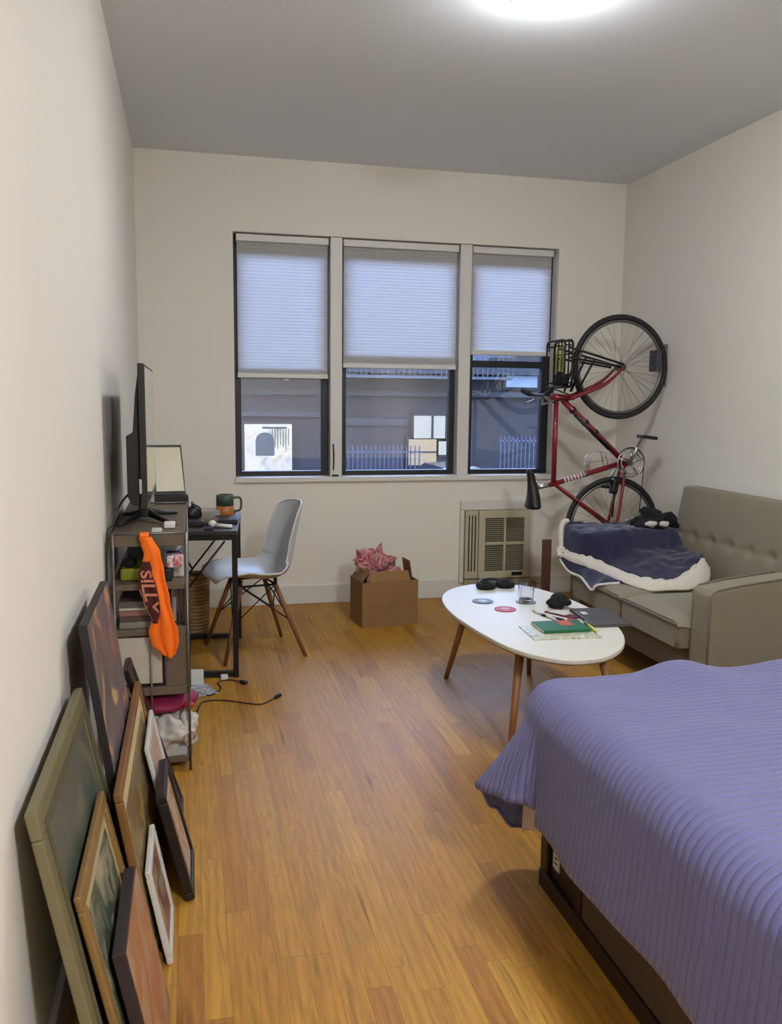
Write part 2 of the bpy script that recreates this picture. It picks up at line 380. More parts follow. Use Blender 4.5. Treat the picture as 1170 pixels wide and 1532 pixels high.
# ceiling lights
def dome(x, y, R, label, glow):
    t = thing('ceiling_light', (x, y, H), label, 'ceiling light')
    MB().lathe([(R*1.07, H), (R*1.09, H-.035), (R*.98, H-.038)], Matrix.Translation((x, y, 0)), 48).build('rim', M['trim'], t, smooth=True)
    MB().lathe([(R, H-.036)]+[(R*cs(q*PI/20), H-.036-.06*sn(q*PI/20)) for q in range(1, 10)]+[(1e-5, H-.096)], Matrix.Translation((x, y, 0)), 48).build('diffuser', glow, t, smooth=True)
dome(1.565, 2.99, .145, 'glowing white domed light at the top of the photo, flush on the ceiling', M['lampglow'])
dome(1.45, -.9, .15, 'second white domed ceiling light, behind the camera', mat('lamp_diffuser_bright', (240, 240, 240), .5, emit=(244, 248, 252), estr=115))

# ------------------------------------------------------------------ outside
ext = mat('street_asphalt', (50, 52, 58), .9)
gr = MB().box(-14, 26, D+1.2, 17, -.62, -.5).build('street', ext); structure(gr)
bt = thing('building', (5, 16, -.5), 'dark brick building across the street with lit ground floor windows', 'building')
bm_ = MB().box(-12, 24, 16, 20, -.5, 3.9).build('facade', brick_material(), bt)
stone = mat('grey_stone', (40, 42, 44), .9); dgrey = mat('dark_facade_panel', (20, 21, 23), .8)
for z0, z1, x0, x1, yo in ((1.02, 1.12, .9, 3.0, .12), (1.42, 1.52, -2, 9, .18), (1.85, 2.02, -2, 9, .3), (.86, 1.0, 3.1, 4.35, .12)):
    MB().box(x0, x1, 16-yo, 16.02, z0, z1).build('ledge', stone, bt)
MB().box(3.15, 4.3, 15.93, 16.02, -.5, .86).build('garage_door', mat('brown_garage_door', (33, 28, 28), .8), bt)
shopw = art_material('lit_shop_window', [(150, 170, 170), (236, 236, 224), (250, 250, 244), (246, 236, 206), (200, 170, 110)], 2.6, 4)
sb = shopw.node_tree.nodes['Principled BSDF']; rp = [n for n in shopw.node_tree.nodes if n.type == 'VALTORGB'][0]
shopw.node_tree.links.new(rp.outputs[0], sb.inputs['Emission Color']); sb.inputs['Emission Strength'].default_value = .19
for l_ in list(shopw.node_tree.links):
    if l_.to_socket == sb.inputs['Base Color']: shopw.node_tree.links.remove(l_)
sb.inputs['Base Color'].default_value = (.03, .03, .03, 1)
wrm = mat('lit_warm_window', (60, 55, 44), .5, emit=(250, 220, 165), estr=.12, var=.3, scale=3)
wht = mat('lit_white_window', (60, 60, 58), .5, emit=(235, 236, 226), estr=.15)
def lit(x0, x1, z0, z1, m, bars, name='window'):
    w_ = MB().box(x0-.05, x1+.05, 15.93, 16.0, z0-.05, z1+.05).build(name, dgrey, bt)
    MB().box(x0, x1, 15.9, 15.95, z0, z1).build('pane', m, w_)
    if bars:
        q = MB()
        for (p0, p1, q0, q1) in bars: q.box(p0, p1, 15.87, 15.9, q0, q1)
        q.build('mullion', dgrey, w_)
lit(1.28, 2.15, -.02, .88, shopw, None)
arch = MB(); ol = [(1.48, .3), (1.82, .3), (1.82, .58)]+[(1.65+.17*cs(a_*PI/8), .58+.15*sn(a_*PI/8)) for a_ in range(1, 8)]+[(1.48, .58)]
arch.prism(ol, 15.86, 15.9, Matrix(((1,0,0,0),(0,0,1,0),(0,1,0,0),(0,0,0,1)))).build('arched_sign', mat('grey_teal_sign', (46, 52, 52), .7, var=.3, scale=9), bt)
hang = MB().box(1.6, 2.05, 15.85, 15.88, .8, .83)
for k in range(7): hang.box(1.78+k*.05, 1.79+k*.05, 15.85, 15.88, .8-.3-.04*(k % 3), .8)
hang.build('hanging_display', dgrey, bt)
lit(4.5, 5.12, .62, 1.05, wht, [(4.84, 4.88, .62, 1.05)])
lit(4.4, 4.95, .1, .6, wrm, [(4.4, 4.95, .34, .37)])
lit(5.0, 5.25, .3, .56, wht, None)
for x in (3.35, 4.55, 5.6):
    lit(x, x+.35, 2.1, 2.9, mat('dim_blue_window', (44, 50, 62), .4, var=.3, scale=4), [(x, x+.35, 2.48, 2.52)])
lit(6.35, 7.0, 1.62, 1.84, mat('pale_blue_sign', (90, 104, 122), .5, emit=(150, 180, 220), estr=.03), None)  # bluish sign on the facade, built as a faintly glowing pane
fe = thing('fire_escape', (4, 15.6, 1.75), 'dark iron fire escape on the building across the street', 'fire escape')
MB().box(.5, 6.2, 15.2, 15.9, 1.74, 1.79).build('platform', mat('pale_iron', (46, 49, 57), .6), fe)
q = MB().box(.5, 6.2, 15.18, 15.2, 2.15, 2.18)
for k in range(58): q.box(.5+k*.1, .515+k*.1, 15.18, 15.2, 1.79, 2.15)
q.build('railing', mat('pale_iron', (46, 49, 57), .6), fe)
fn = thing('iron_fence', (3.8, 14.6, -.5), 'iron bar fence in front of the building, seen through the middle window', 'fence')
q = MB().box(2.95, 4.3, 14.6, 14.63, .42, .45).box(2.95, 4.3, 14.6, 14.63, -.4, -.37)
for k in range(17): q.box(2.97+k*.08, 2.99+k*.08, 14.6, 14.62, -.5, .55)
q.build('bars', mat('blue_grey_iron', (46, 52, 70), .5), fn)
fn2 = thing('iron_gate', (7, 14.6, -.5), 'iron bar gate across the street, seen through the right window', 'gate')
q = MB().box(5.75, 6.7, 14.6, 14.63, .62, .65)
for k in range(12): q.box(5.77+k*.08, 5.79+k*.08, 14.6, 14.62, -.5, .72)
q.build('bars', mat('blue_grey_iron', (46, 52, 70), .5), fn2)
car = thing('parked_car', (4.2, 12.6, -.5), 'dark parked car at the foot of the middle window view', 'car')
ol = [(3.1, -.32), (3.1, .0), (3.35, .12), (3.75, .16), (4.0, .34), (4.55, .36), (4.85, .14), (5.1, .08), (5.15, -.32)]
MB().prism([(x, z) for x, z in ol], 12.2, 13.4, Matrix(((1,0,0,0),(0,0,1,0),(0,1,0,0),(0,0,0,1)))).build('body', mat('dark_purple_car_paint', (28, 26, 36), .3, coat=.5), car, bevel=.06)
for x in (3.5, 4.75):
    MB().lathe([(.05, -.08), (.19, -.08), (.2, 0), (.19, .08), (.05, .08)], Matrix.Translation((x, 12.2, -.3)) @ Matrix.Rotation(PI/2, 4, 'X'), 20).build('wheel', M['rubber'], car, smooth=True)

# ------------------------------------------------------------------ air conditioner
ac = thing('air_conditioner', (2.33, D, .1), 'cream air conditioner unit set low in the wall under the right window', 'air conditioner')
ax0, ax1, az0, az1, ay = 2.098, 2.56, .135, .60, D-.07
MB().box(2.07, 2.60, D-.028, D, .60, .665).box(2.07, 2.098, D-.028, D, .1, .60).box(2.57, 2.60, D-.028, D, .1, .60).build('surround', M['trim'], ac, bevel=.006)
MB().box(ax0, ax1, ay+.02, D+.02, az0, az1).build('casing', M['creamdark'], ac, bevel=.006)
fp = MB().box(ax0+.09, ax1, ay-.004, ay+.02, az0, az0+.05).box(ax0+.09, ax1, ay-.004, ay+.02, az1-.05, az1)
fp.box(ax0+.09, ax0+.135, ay-.004, ay+.02, az0+.05, az1-.05).box(ax1-.045, ax1, ay-.004, ay+.02, az0+.05, az1-.05)
mx_ = (ax0+.135+ax1-.045)/2; mz_ = .375
fp.box(mx_-.008, mx_+.008, ay-.006, ay+.02, az0+.05, az1-.05).box(ax0+.135, mx_-.008, ay-.006, ay+.02, mz_-.009, mz_+.009).box(mx_+.008, ax1-.045, ay-.006, ay+.02, mz_-.009, mz_+.009)
fp.build('front_grille_frame', M['cream'], ac, bevel=.003)
MB().box(ax0+.1, ax1-.01, ay+.012, ay+.019, az0+.01, az1-.01).build('filter', M['darkslot'], ac)
lv = MB()
for k in range(26):
    z = az0+.06+k*(az1-az0-.12)/25
    lv.obox(((ax0+.135+ax1-.045)/2, ay+.004, z), (ax1-ax0-.18, .012, .0042), (.5, 0, 0))
lv.build('louvres', mat('louvre_plastic', (160, 154, 134), .6), ac)
sp_ = MB().box(ax0, ax0+.088, ay+.008, ay+.02, az0, az1)
sp_.build('side_panel', M['cream'], ac, bevel=.003)
q = MB()
for k in range(3): q.box(ax0+.018+k*.022, ax0+.026+k*.022, ay+.004, ay+.009, az0+.05, az1-.03)
q.build('side_slots', M['darkslot'], ac)
MB().box(2.43, 2.505, ay-.007, ay-.003, az0+.015, az0+.04).build('badge', M['blackplastic'], ac)
MB().box(2.10, 2.66, D-.05, D-.017, .085, .128).build('pipe_ledge', M['creamdark'], ac, bevel=.004)
bx_ = thing('wooden_board', (2.27, 4.47, 0), 'narrow dark brown wooden board standing upright at the far sofa arm', 'board')
MB().box(2.243, 2.293, 4.46, 4.485, 0, .557).build('upright', M['darkwood'], bx_, bevel=.003)
MB().box(2.2935, 2.62, 4.46, 4.485, .0, .05).build('foot', M['darkwood'], bx_, bevel=.003)

# ------------------------------------------------------------------ sofa
sf = thing('sofa', (2.8, 3.75, 0), 'grey-brown two-seat sofa with button-tufted back against the right wall', 'sofa')
XT = Matrix(((1,0,0,0),(0,0,1,0),(0,1,0,0),(0,0,0,1)))   # prism in xz extruded along y
MB().box(2.415, 3.14, 3.2225, 4.2865, .12, .27).build('seat_base', M['sofadark'], sf, bevel=.015)
def cushion(x0, x1, y0, y1, z0, z1, name, m, par, puff=.018):
    def top(u, v):
        x = x0+(x1-x0)*u; y = y0+(y1-y0)*v
        e = (1-abs(2*u-1)**6)*(1-abs(2*v-1)**6)
        return x, y, z1-.02+puff*2*e**.5 if e > 0 else z1-.02
    b = MB(); n = 18
    b.grid(lambda u, v: top(u, v), n, n)
    b.grid(lambda u, v: (x0+(x1-x0)*u, y1-(y1-y0)*v, z0), 1, 1)
    for (fx) in (lambda t: (x0, y0+(y1-y0)*t), lambda t: (x0+(x1-x0)*t, y1), lambda t: (x1, y1-(y1-y0)*t), lambda t: (x1-(x1-x0)*t, y0)):
        b.grid(lambda u, v, fx=fx: (*fx(u), z0+(z1-.02-z0)*v), n, 2)
    o = b.build(name, m, par, smooth=True)
    w = o.modifiers.new('weld', 'WELD'); w.merge_threshold = .002
    q = o.modifiers.new('bevel', 'BEVEL'); q.width = .014; q.segments = 3; q.limit_method = 'ANGLE'; q.angle_limit = math.radians(50)
    return o
for y0, y1 in ((3.225, 3.735), (3.74, 4.285)):
    c_ = cushion(2.345, 3.0, y0, y1, .272, .395, 'seat_cushion', M['sofa'], sf)
    MB().tube([(2.343, y0+.015, .377), (2.343, y1-.015, .377)], .005, 6).build('piping', M['sofadark'], c_, smooth=True)
def arm(y0, y1):
    ol = [(2.40, .10), (3.16, .10), (3.16, .60), (2.80, .597), (2.55, .573), (2.42, .553), (2.40, .535)]
    a_ = MB().prism(ol, y0, y1, XT).build('arm', M['sofa'], sf, bevel=.014, seg=3)
    for y in (y0+.004, y1-.004):
        MB().tube([(2.402, y, .12), (2.402, y, .53), (2.43, y, .557), (2.55, y, .576), (2.8, y, .60)], .0045, 6).build('piping', M['sofadark'], a_, smooth=True)
arm(3.085, 3.222); arm(4.287, 4.42)
# back with tufts
tufts = [(3.36+.165*k, .60) for k in range(7)]
def backf(u, v):
    y = 3.09+1.325*u; z = .36+.50*v
    x = 3.00+.085*v
    b = .03*(1-abs(2*v-1)**4)*(1-abs(2*u-1)**10)
    for (ty, tz) in tufts:
        d = math.hypot(y-ty, z-tz); b -= .022*math.exp(-(d/.03)**2)
    b -= .006*math.exp(-((z-.60)/.012)**2)
    return (x-b-.02*0, y, z)
bk = MB().grid(backf, 90, 40)
bk.grid(lambda u, v: (3.18-.0*v, 3.09+1.325*(1-u), .36+.5*v), 90, 1)
bk.grid(lambda u, v: (backf(u, 1)[0]*(1-v)+3.18*v, 3.09+1.325*u, .86), 90, 4)
bk.grid(lambda u, v: (backf(0, v)[0]*(u)+3.18*(1-u), 3.09, .36+.5*v), 4, 40)
bk.grid(lambda u, v: (backf(1, v)[0]*(1-u)+3.18*u, 4.415, .36+.5*v), 4, 40)
bo = bk.build('backrest', M['sofa'], sf, smooth=True)
w_ = bo.modifiers.new('weld', 'WELD'); w_.merge_threshold = .001
q = bo.modifiers.new('bevel', 'BEVEL'); q.width = .018; q.segments = 3; q.limit_method = 'ANGLE'; q.angle_limit = math.radians(55)
for ty, tz in tufts:
    MB().ball((3.02-.006+.085*((tz-.36)/.5)-.005, ty, tz), .012, 6, (.5, 1, 1)).build('button', M['sofadark'], bo, smooth=True)
for x, y in ((2.46, 3.16), (2.46, 4.36), (3.08, 3.16), (3.08, 4.36)):
    MB().tube([(x, y, .12), (x, y, 0)], [.025, .016], 10).build('leg', M['walnut'], sf, smooth=True)

# blanket on the sofa: navy face, sherpa lining, lower flap
bl = thing('blanket', (2.6, 4.1, .42), 'navy blue blanket with white sherpa lining, heaped over the far end of the sofa', 'blanket')
front = crv([(2.348,4.42,.505),(2.360,4.37,.490),(2.384,4.285,.486),(2.428,4.215,.480),(2.475,4.08,.455),(2.521,3.92,.438),(2.6,3.82,.436),(2.677,3.8,.440),(2.795,3.84,.484),(2.902,3.9,.522)])
back = crv([(2.405,4.50,.655),(2.513,4.5,.642),(2.619,4.5,.63),(2.714,4.48,.64),(2.805,4.45,.632),(2.884,4.4,.618),(2.925,4.3,.575),(2.935,4.15,.545),(2.925,3.95,.53)])
low = crv([(2.322,4.42,.47),(2.335,4.36,.455),(2.385,4.2,.445),(2.43,4.05,.425),(2.462,3.89,.410),(2.51,3.77,.402),(2.606,3.74,.402),(2.736,3.74,.406),(2.868,3.8,.43),(2.915,3.87,.48)])
def navyf(u, v):
    a = front(u); b = back(u); p = a.lerp(b, v)
    k1 = max(0, min(1, (p.y-4.13)/.11)); k2 = max(0, min(1, (p.x-2.335)/.045)); k3 = max(0, min(1, v/.08)); ka = k1*k1*(3-2*k1)*k2*k2*(3-2*k2)*k3*k3*(3-2*k3)
    p.z = max(p.z, p.z*(1-ka)+(.605+.05*(p.x-2.4))*ka)
    p.z += .03*sn(PI*v)*(1-.6*u) + .014*fbm(p.x, p.y, 1, 7)*(sn(PI*v)**.5 if 0 < v < 1 else 0) + .008*fbm(p.x, p.y, 3, 20)
    return p
MB().grid(navyf, 70, 36).build('navy_top', M['navy'], bl, smooth=True, solid=.014, sub=1)
def sherf(u, v):
    a = front(u); b = low(u); p = a.lerp(b, v)
    bulge = sn(PI*min(1, max(0, v)))*(.35+.65*max(0, min(1, (u-.3)/.4)))
    p.z += .016*bulge + .006*fbm(p.x, p.y, 5, 25); p.x -= .020*bulge; p.y -= .012*bulge
    return p
MB().grid(sherf, 70, 10).build('sherpa_roll', M['sherpa'], bl, smooth=True, solid=.02, sub=1)
bpt = [front(i/50)+Vector((-.004, -.006, .006+.003*sn(i*2.1))) for i in range(51)]
MB().tube(bpt, [.009+.003*sn(i*1.7) for i in range(51)], 8).build('sherpa_edge', M['sherpa'], bl, smooth=True)
side = [(2.405, 4.50, .655), (2.375, 4.49, .65), (2.352, 4.47, .61), (2.345, 4.45, .56), (2.34, 4.43, .52), (2.318, 4.42, .50), (2.32, 4.40, .47)]
MB().tube(catmull(side, 6), .016, 8).build('sherpa_edge', M['sherpa'], bl, smooth=True)
fl = crv([(2.325,4.40,.45),(2.328,4.3,.405),(2.355,4.2,.39),(2.342,4.12,.38),(2.325,4.0,.362),(2.345,3.98,.392),(2.44,3.92,.412)])
ft = crv([(2.335,4.40,.50),(2.36,4.3,.46),(2.385,4.2,.445),(2.40,4.12,.437),(2.42,4.05,.433),(2.435,3.98,.425),(2.45,3.92,.42)])
MB().grid(lambda u, v: fl(u).lerp(ft(u), v)+Vector((-.006*sn(PI*v), 0, .006*sn(u*19)*sn(PI*v))), 40, 6).build('navy_flap', M['navy'], bl, smooth=True, solid=.012, sub=1)
MB().tube([fl(i/40)+Vector((-.006, -.004, .002)) for i in range(41)], .0075, 8).build('sherpa_edge', M['sherpa'], bl, smooth=True)
bg = thing('black_garment', (2.84, 4.3, .63), 'crumpled black garment with two white patches, lying on the navy blanket', 'clothing')
def lump(u, v, c, rx, ry, rz, s, amp):
    th = 2*PI*u; ph = PI*v
    p = Vector((rx*sn(ph)*cs(th), ry*sn(ph)*sn(th), rz*cs(ph)))
    k = 1+amp*fbm(p.x, p.y, p.z+c[0], s); p = p*k
    return Vector(c)+p
MB().grid(lambda u, v: lump(u, v, (2.845, 4.33, .672), .105, .09, .055, 14, .8), 40, 20).build('cloth', M['blackcloth'], bg, smooth=True)
for c, r in (((2.775, 4.225, .668), .034), ((2.856, 4.218, .668), .028)):
    MB().grid(lambda u, v, c=c, r=r: lump(u, v, c, r, r*.6, r*.6, 30, .4), 16, 10).build('white_patch', M['whitecloth'], bg, smooth=True)

# ------------------------------------------------------------------ bicycle, hanging from the right wall by its front wheel
YB = 4.86
def bk_(x, z): return (.2914+(x-.2914)*.9918, 1.3323+(z-1.3323)*.9918)
def BP(x, z, dy=0):
    a, b = bk_(x, z); return Vector((a, YB+dy, b))
bike = thing('bicycle', (2.88, YB, .23), 'red city bicycle hanging upright by its front wheel in the right corner', 'bicycle')
RW = .319
def wheel(cx, cz, nm):
    c = Vector((cx, YB, cz)); R = RW
    def ring(r, n=72, dy=0): return [c+Vector((r*cs(2*PI*k/n), dy, r*sn(2*PI*k/n))) for k in range(n)]
    t = MB().tube(ring(R-.016), .0165, 10, True).build(nm, M['rubber'], bike, smooth=True)
    MB().tube(ring(R-.040), .010, 8, True).build('rim', M['greymetal'], t, smooth=True)
    s_ = MB()
    for k in range(32):
        a = 2*PI*k/32; sd = 1 if k % 2 else -1; tw = (.9 if k % 4 < 2 else -.9)
        s_.tube([c+Vector((.018*cs(a+tw), sd*.03, .018*sn(a+tw))), c+Vector(((R-.045)*cs(a), 0, (R-.045)*sn(a)))], .0014, 4)
    so = s_.build('spokes', M['silver'], t)
    MB().tube([c+Vector((0, -.05, 0)), c+Vector((0, -.034, 0)), c+Vector((0, -.032, 0)), c+Vector((0, .032, 0)), c+Vector((0, .034, 0)), c+Vector((0, .05, 0))], [.008, .01, .022, .022, .01, .008], 12).build('hub', M['greymetal'], t, smooth=True)
    return c
fw = wheel(2.885, 1.552, 'front_wheel'); rw = wheel(2.875, .557, 'rear_wheel')
BBp = BP(2.965, .962); ST = BP(2.487, .832); HT = BP(2.484, 1.373); CR = BP(2.575, 1.362); DT = BP(2.53, 1.347)
HT = BP(2.475, 1.365)
MB().tube([HT+Vector((.01, 0, 0)), ST], .0165, 12).build('top_tube', M['red'], bike, smooth=True)
MB().tube([DT, BBp], .019, 12).build('down_tube', M['red'], bike, smooth=True)
MB().tube([ST+(ST-BBp)*.05, BBp], .0165, 12).build('seat_tube', M['red'], bike, smooth=True)
MB().tube([HT+Vector((-.02, 0, 0)), BP(2.565, 1.36)], .021, 12).build('head_tube', M['red'], bike, smooth=True)
MB().tube([BBp+Vector((0, -.036, 0)), BBp+Vector((0, .036, 0))], .024, 14).build('bottom_bracket', M['red'], bike, smooth=True)
fk = MB().tube([CR+Vector((0, -.045, 0)), CR+Vector((0, .045, 0))], .016, 10)
fk.build('fork_crown', M['red'], bike, smooth=True)
for s_ in (-1, 1):
    pts = [CR+Vector((0, s_*.04, 0)), BP(2.66, 1.395, s_*.045), BP(2.77, 1.44, s_*.05), BP(2.84, 1.49, s_*.05), fw+Vector((0, s_*.05, 0))]
    MB().tube(catmull(pts, 5), [.0135]*11+[.012-.0007*k for k in range(10)], 10).build('fork_blade', M['red'], bike, smooth=True)
    MB().tube([ST+Vector((.01, s_*.018, -.005)), rw+Vector((0, s_*.055, 0))], .0085, 8).build('seat_stay', M['red'], bike, smooth=True)
    MB().tube(catmull([BBp+Vector((-.01, s_*.03, -.02)), BBp.lerp(rw, .5)+Vector((0, s_*.045, 0)), rw+Vector((0, s_*.055, 0))], 4), .0105, 8).build('chain_stay', M['red'], bike, smooth=True)
# lettering band on seat tube
lb = MB()
for k in range(7):
    t = .14+k*.045
    p = ST.lerp(BBp, t); lb.tube([p, ST.lerp(BBp, t+.026)], .0173, 12)
lb.build('white_decal', M['paper'], bike, smooth=True)
MB().tube([ST.lerp(BBp, .42), ST.lerp(BBp, .46)], .019, 12).build('clamp', M['greymetal'], bike, smooth=True)
# things along the down tube
MB().tube([DT.lerp(BBp, .2)+Vector((-.012, -.02, -.01)), DT.lerp(BBp, .75)+Vector((-.012, -.02, -.01))], .012, 8).build('cable_cover', M['blackplastic'], bike, smooth=True)
for t in (.14, .34, .5):
    p = DT.lerp(BBp, t); MB().tube([p, p+(BBp-DT).normalized()*.02], .023, 12).build('strap', M['blackplastic'], bike, smooth=True)
# bottle cage
a0 = ST.lerp(BBp, .72)+Vector((0, -.01, .018))
n_ = Vector((-.25, 0, .97)).normalized(); tdir = (ST-BBp).normalized()
cg = MB()
for s_ in (-1, 1):
    cg.tube([a0+Vector((0, s_*.03, 0)), a0+n_*.085+Vector((0, s_*.03, 0)), a0+n_*.105+tdir*.04+Vector((0, s_*.02, 0)), a0+n_*.085+tdir*.11+Vector((0, s_*.03, 0)), a0+n_*.012+tdir*.12+Vector((0, s_*.01, 0))], .0028, 6)
cg.tube([a0+n_*.05+Vector((0, -.03, 0)), a0+n_*.05+Vector((0, .03, 0))], .0028, 6)
cg.tube([a0+n_*.04+tdir*.02+Vector((0, -.03, 0)), a0+n_*.055+tdir*.115+Vector((0, -.02, 0)), a0+n_*.04+tdir*.15], .0028, 6)
cg.build('bottle_cage', M['silver'], bike, smooth=True)
# saddle + post
sp0 = ST+(ST-BBp)*.04; sp1 = BP(2.375, .808)
MB().tube([sp0, sp1], .0135, 10).build('seat_post', M['silver'], bike, smooth=True)
def saddle(u, v):
    # u along length (nose up), v around
    z = .925-.255*u; x = 2.325+.03*u+.012*sn(PI*u)
    wd = .022+.062*(max(0, (u-.25)/.75))**1.3; th = .020+.030*u
    if u < .06: k = math.sqrt(max(0, 1-((.06-u)/.06)**2)); wd *= k; th *= k
    if u > .9: k = math.sqrt(max(0, 1-((u-.9)/.1)**2)); wd *= k; th *= k
    a, b = bk_(x, z)
    return (a+th*cs(2*PI*v), YB+wd*sn(2*PI*v), b)
sd_ = MB().grid(saddle, 30, 18).build('saddle', M['blackplastic'], bike, smooth=True)
MB().tube([BP(2.36, .86, -.02), BP(2.385, .82, -.02), BP(2.37, .75, -.03)], .0035, 6).tube([BP(2.36, .86, .02), BP(2.385, .82, .02), BP(2.37, .75, .03)], .0035, 6).build('rail', M['silver'], sd_, smooth=True)
# cranks
ch = MB(); cc = BBp+Vector((.015, -.05, 0))
for r in (.088, .068):
    ch.tube([cc+Vector((r*cs(2*PI*k/40), 0 if r > .08 else -.006, r*sn(2*PI*k/40))) for k in range(40)], .0045, 6, True)
for k in range(5):
    a = 2*PI*k/5+.3; ch.tube([cc, cc+Vector((.086*cs(a), 0, .086*sn(a)))], .007, 6)
ch.ball(cc, .02, 8, (1, .5, 1)).build('chainring', M['silver'], bike, smooth=True)
MB().tube([cc+Vector((.094*cs(2*PI*k/40), 0, .094*sn(2*PI*k/40))) for k in range(-5, 17)], .004, 6).build('chain_guard', M['blackmetal'], bike, smooth=True)
pd = BP(3.045, 1.125, -.08)
MB().tube([BBp+Vector((0, -.065, 0)), pd+Vector((0, .02, 0))], .0095, 8).build('crank_arm', M['silver'], bike, smooth=True)
po = MB().obox(pd+Vector((0, -.04, 0)), (.10, .085, .02), (0, .12, 0)).build('pedal', M['blackplastic'], bike, bevel=.004)
pd2 = BBp+(BBp-pd)*1.0; pd2.y = YB+.09
MB().tube([BBp+Vector((0, .06, 0)), pd2], .0095, 8).build('crank_arm', M['silver'], bike, smooth=True)
MB().obox(pd2+Vector((0, .045, 0)), (.10, .085, .02), (0, .12, 0)).build('pedal', M['blackplastic'], bike, bevel=.004)
MB().tube([cc+Vector((.092, 0, -.01)), Vector((3.045, YB-.045, .78)), Vector((3.03, YB-.045, .60)), Vector((2.95, YB-.045, .55)), rw+Vector((.03, -.045, -.03))], .0035, 6).build('chain', M['blackmetal'], bike, smooth=True)
MB().ball((3.0, YB-.05, .60), .022, 8, (1, .4, 1.2)).ball((2.955, YB-.05, .60), .016, 8, (1, .4, 1)).build('derailleur', M['silver'], bike, smooth=True)
MB().lathe([(.045, 0), (.045, .006), (.035, .007), (.035, .014), (.026, .015), (.026, .022)], Matrix.Translation(rw+Vector((0, -.033, 0))) @ Matrix.Rotation(PI/2, 4, 'X'), 24).build('cassette', M['greymetal'], bike, smooth=True)
MB().obox(BP(2.885, .815, -.03), (.045, .05, .10), (0, .15, 0)).build('bell_pouch', M['blackplastic'], bike, bevel=.012)
MB().tube(catmull([BP(2.885, .78, -.04), BP(2.875, .70, -.05), BP(2.87, .62, -.05)], 5), .006, 6).build('brake_lever', M['blackmetal'], bike, smooth=True)
# front cockpit
stem0 = HT+Vector((-.02, 0, 0)); bc = BP(2.375, 1.375)
MB().tube([stem0, BP(2.40, 1.362), bc+Vector((0, 0, -.01))], .012, 8).tube([BP(2.40, 1.362), BP(2.392, 1.32), BP(2.45, 1.335)], .009, 6).build('stem', M['silver'], bike, smooth=True)
hb = catmull([bc+Vector((-.02, .22, .03)), bc+Vector((-.01, .14, .01)), bc+Vector((0, .05, 0)), bc+Vector((0, -.05, 0)), bc+Vector((-.01, -.14, .01)), bc+Vector((-.02, -.22, .03))], 6)
ho = MB().tube(hb, .011, 8).build('handlebar', M['blackmetal'], bike, smooth=True)
for s_ in (0, 1):
    seg_ = hb[:8] if s_ == 0 else hb[-8:]
    MB().tube(seg_, .0165, 10).build('grip', M['rubber'], bike, smooth=True)
    p = hb[9] if s_ == 0 else hb[-10]
    MB().tube([p+Vector((.0, 0, -.005)), p+Vector((.02, 0, -.03)), p+Vector((0, .09 if s_ == 0 else -.09, -.05))], .006, 6).build('brake_lever', M['silver'], bike, smooth=True)
MB().tube(catmull([hb[12], BP(2.42, 1.42, -.03), BP(2.50, 1.395, -.05), BP(2.56, 1.38, -.03)], 5), .004, 6).tube(catmull([hb[16], BP(2.43, 1.33, -.04), BP(2.50, 1.35, -.04), BP(2.56, 1.345, -.02)], 5), .004, 6).build('cable', M['blackmetal'], bike, smooth=True)
# front rack
rk = bpy.data.objects.new('front_rack', None); C.objects.link(rk); rk.parent = bike; rk.location = Vector((2.5, YB, 1.56))-bike.location
px_ = 2.505
def RP(y, z, x=px_): return Vector((x, YB+y, z))
def rr(y0, y1, z0, z1, x, r=.02):
    P = []
    for cy, cz, a0_ in ((y1-r, z1-r, 0), (y0+r, z1-r, PI/2), (y0+r, z0+r, PI), (y1-r, z0+r, 1.5*PI)):
        for k in range(5): P.append(RP(cy-0+r*cs(a0_+k*PI/8), cz+r*sn(a0_+k*PI/8), x))
    return P
rm = MB().tube(rr(-.13, .13, 1.425, 1.70, px_, .035), .0075, 8, True)
for yy in (-.075, -.025, .025, .075): rm.tube([RP(yy, 1.43), RP(yy, 1.695)], .0055, 6)
for zz in (1.50, 1.62): rm.tube([RP(-.13, zz), RP(.13, zz)], .0045, 6)
rm.build('platform', M['blackmetal'], rk, smooth=True)
q = MB().tube(rr(-.13, .13, 1.425, 1.70, px_-.05, .035), .0065, 8, True)
for yy in (-.13, .13, 0):
    for zz in (1.45, 1.67): q.tube([RP(yy, zz, px_-.05), RP(yy, zz, px_)], .0045, 6)
q.build('rim_rail', M['blackmetal'], rk, smooth=True)
for s_ in (-1, 1):
    MB().tube([RP(s_*.08, 1.66), fw+Vector((-.01, s_*.06, .015))], .0068, 6).tube([RP(s_*.08, 1.60), fw+Vector((-.03, s_*.06, .0))], .0068, 6).tube([BP(2.64, 1.61, s_*.07), BP(2.56, 1.40, s_*.05)], .0068, 6).tube([BP(2.70, 1.60, s_*.07), BP(2.60, 1.40, s_*.05)], .0068, 6).build('strut', M['blackmetal'], rk, smooth=True)
yg = mat('yellow_green_cord', (150, 150, 60), .7)
q = MB()
for yy in (-.055, -.015, .045): q.tube(catmull([RP(yy, 1.47, px_-.012), RP(yy+.008, 1.56, px_-.022), RP(yy, 1.67, px_-.012)], 5), .007, 6)
q.build('bungee_cord', yg, rk, smooth=True)
MB().grid(lambda u, v: lump(u, v, (px_-.02, YB-.02, 1.47), .03, .09, .04, 20, .5), 24, 14).build('net_bundle', M['blackcloth'], rk, smooth=True)
wh = thing('wall_bike_hook', (W, YB, 1.56), 'grey metal bicycle hook on the right wall, inside the top wheel', 'hook')
MB().box(W-.008, W, YB+.005, YB+.065, 1.44, 1.70).build('wall_plate', M['greymetal'], wh, bevel=.003)
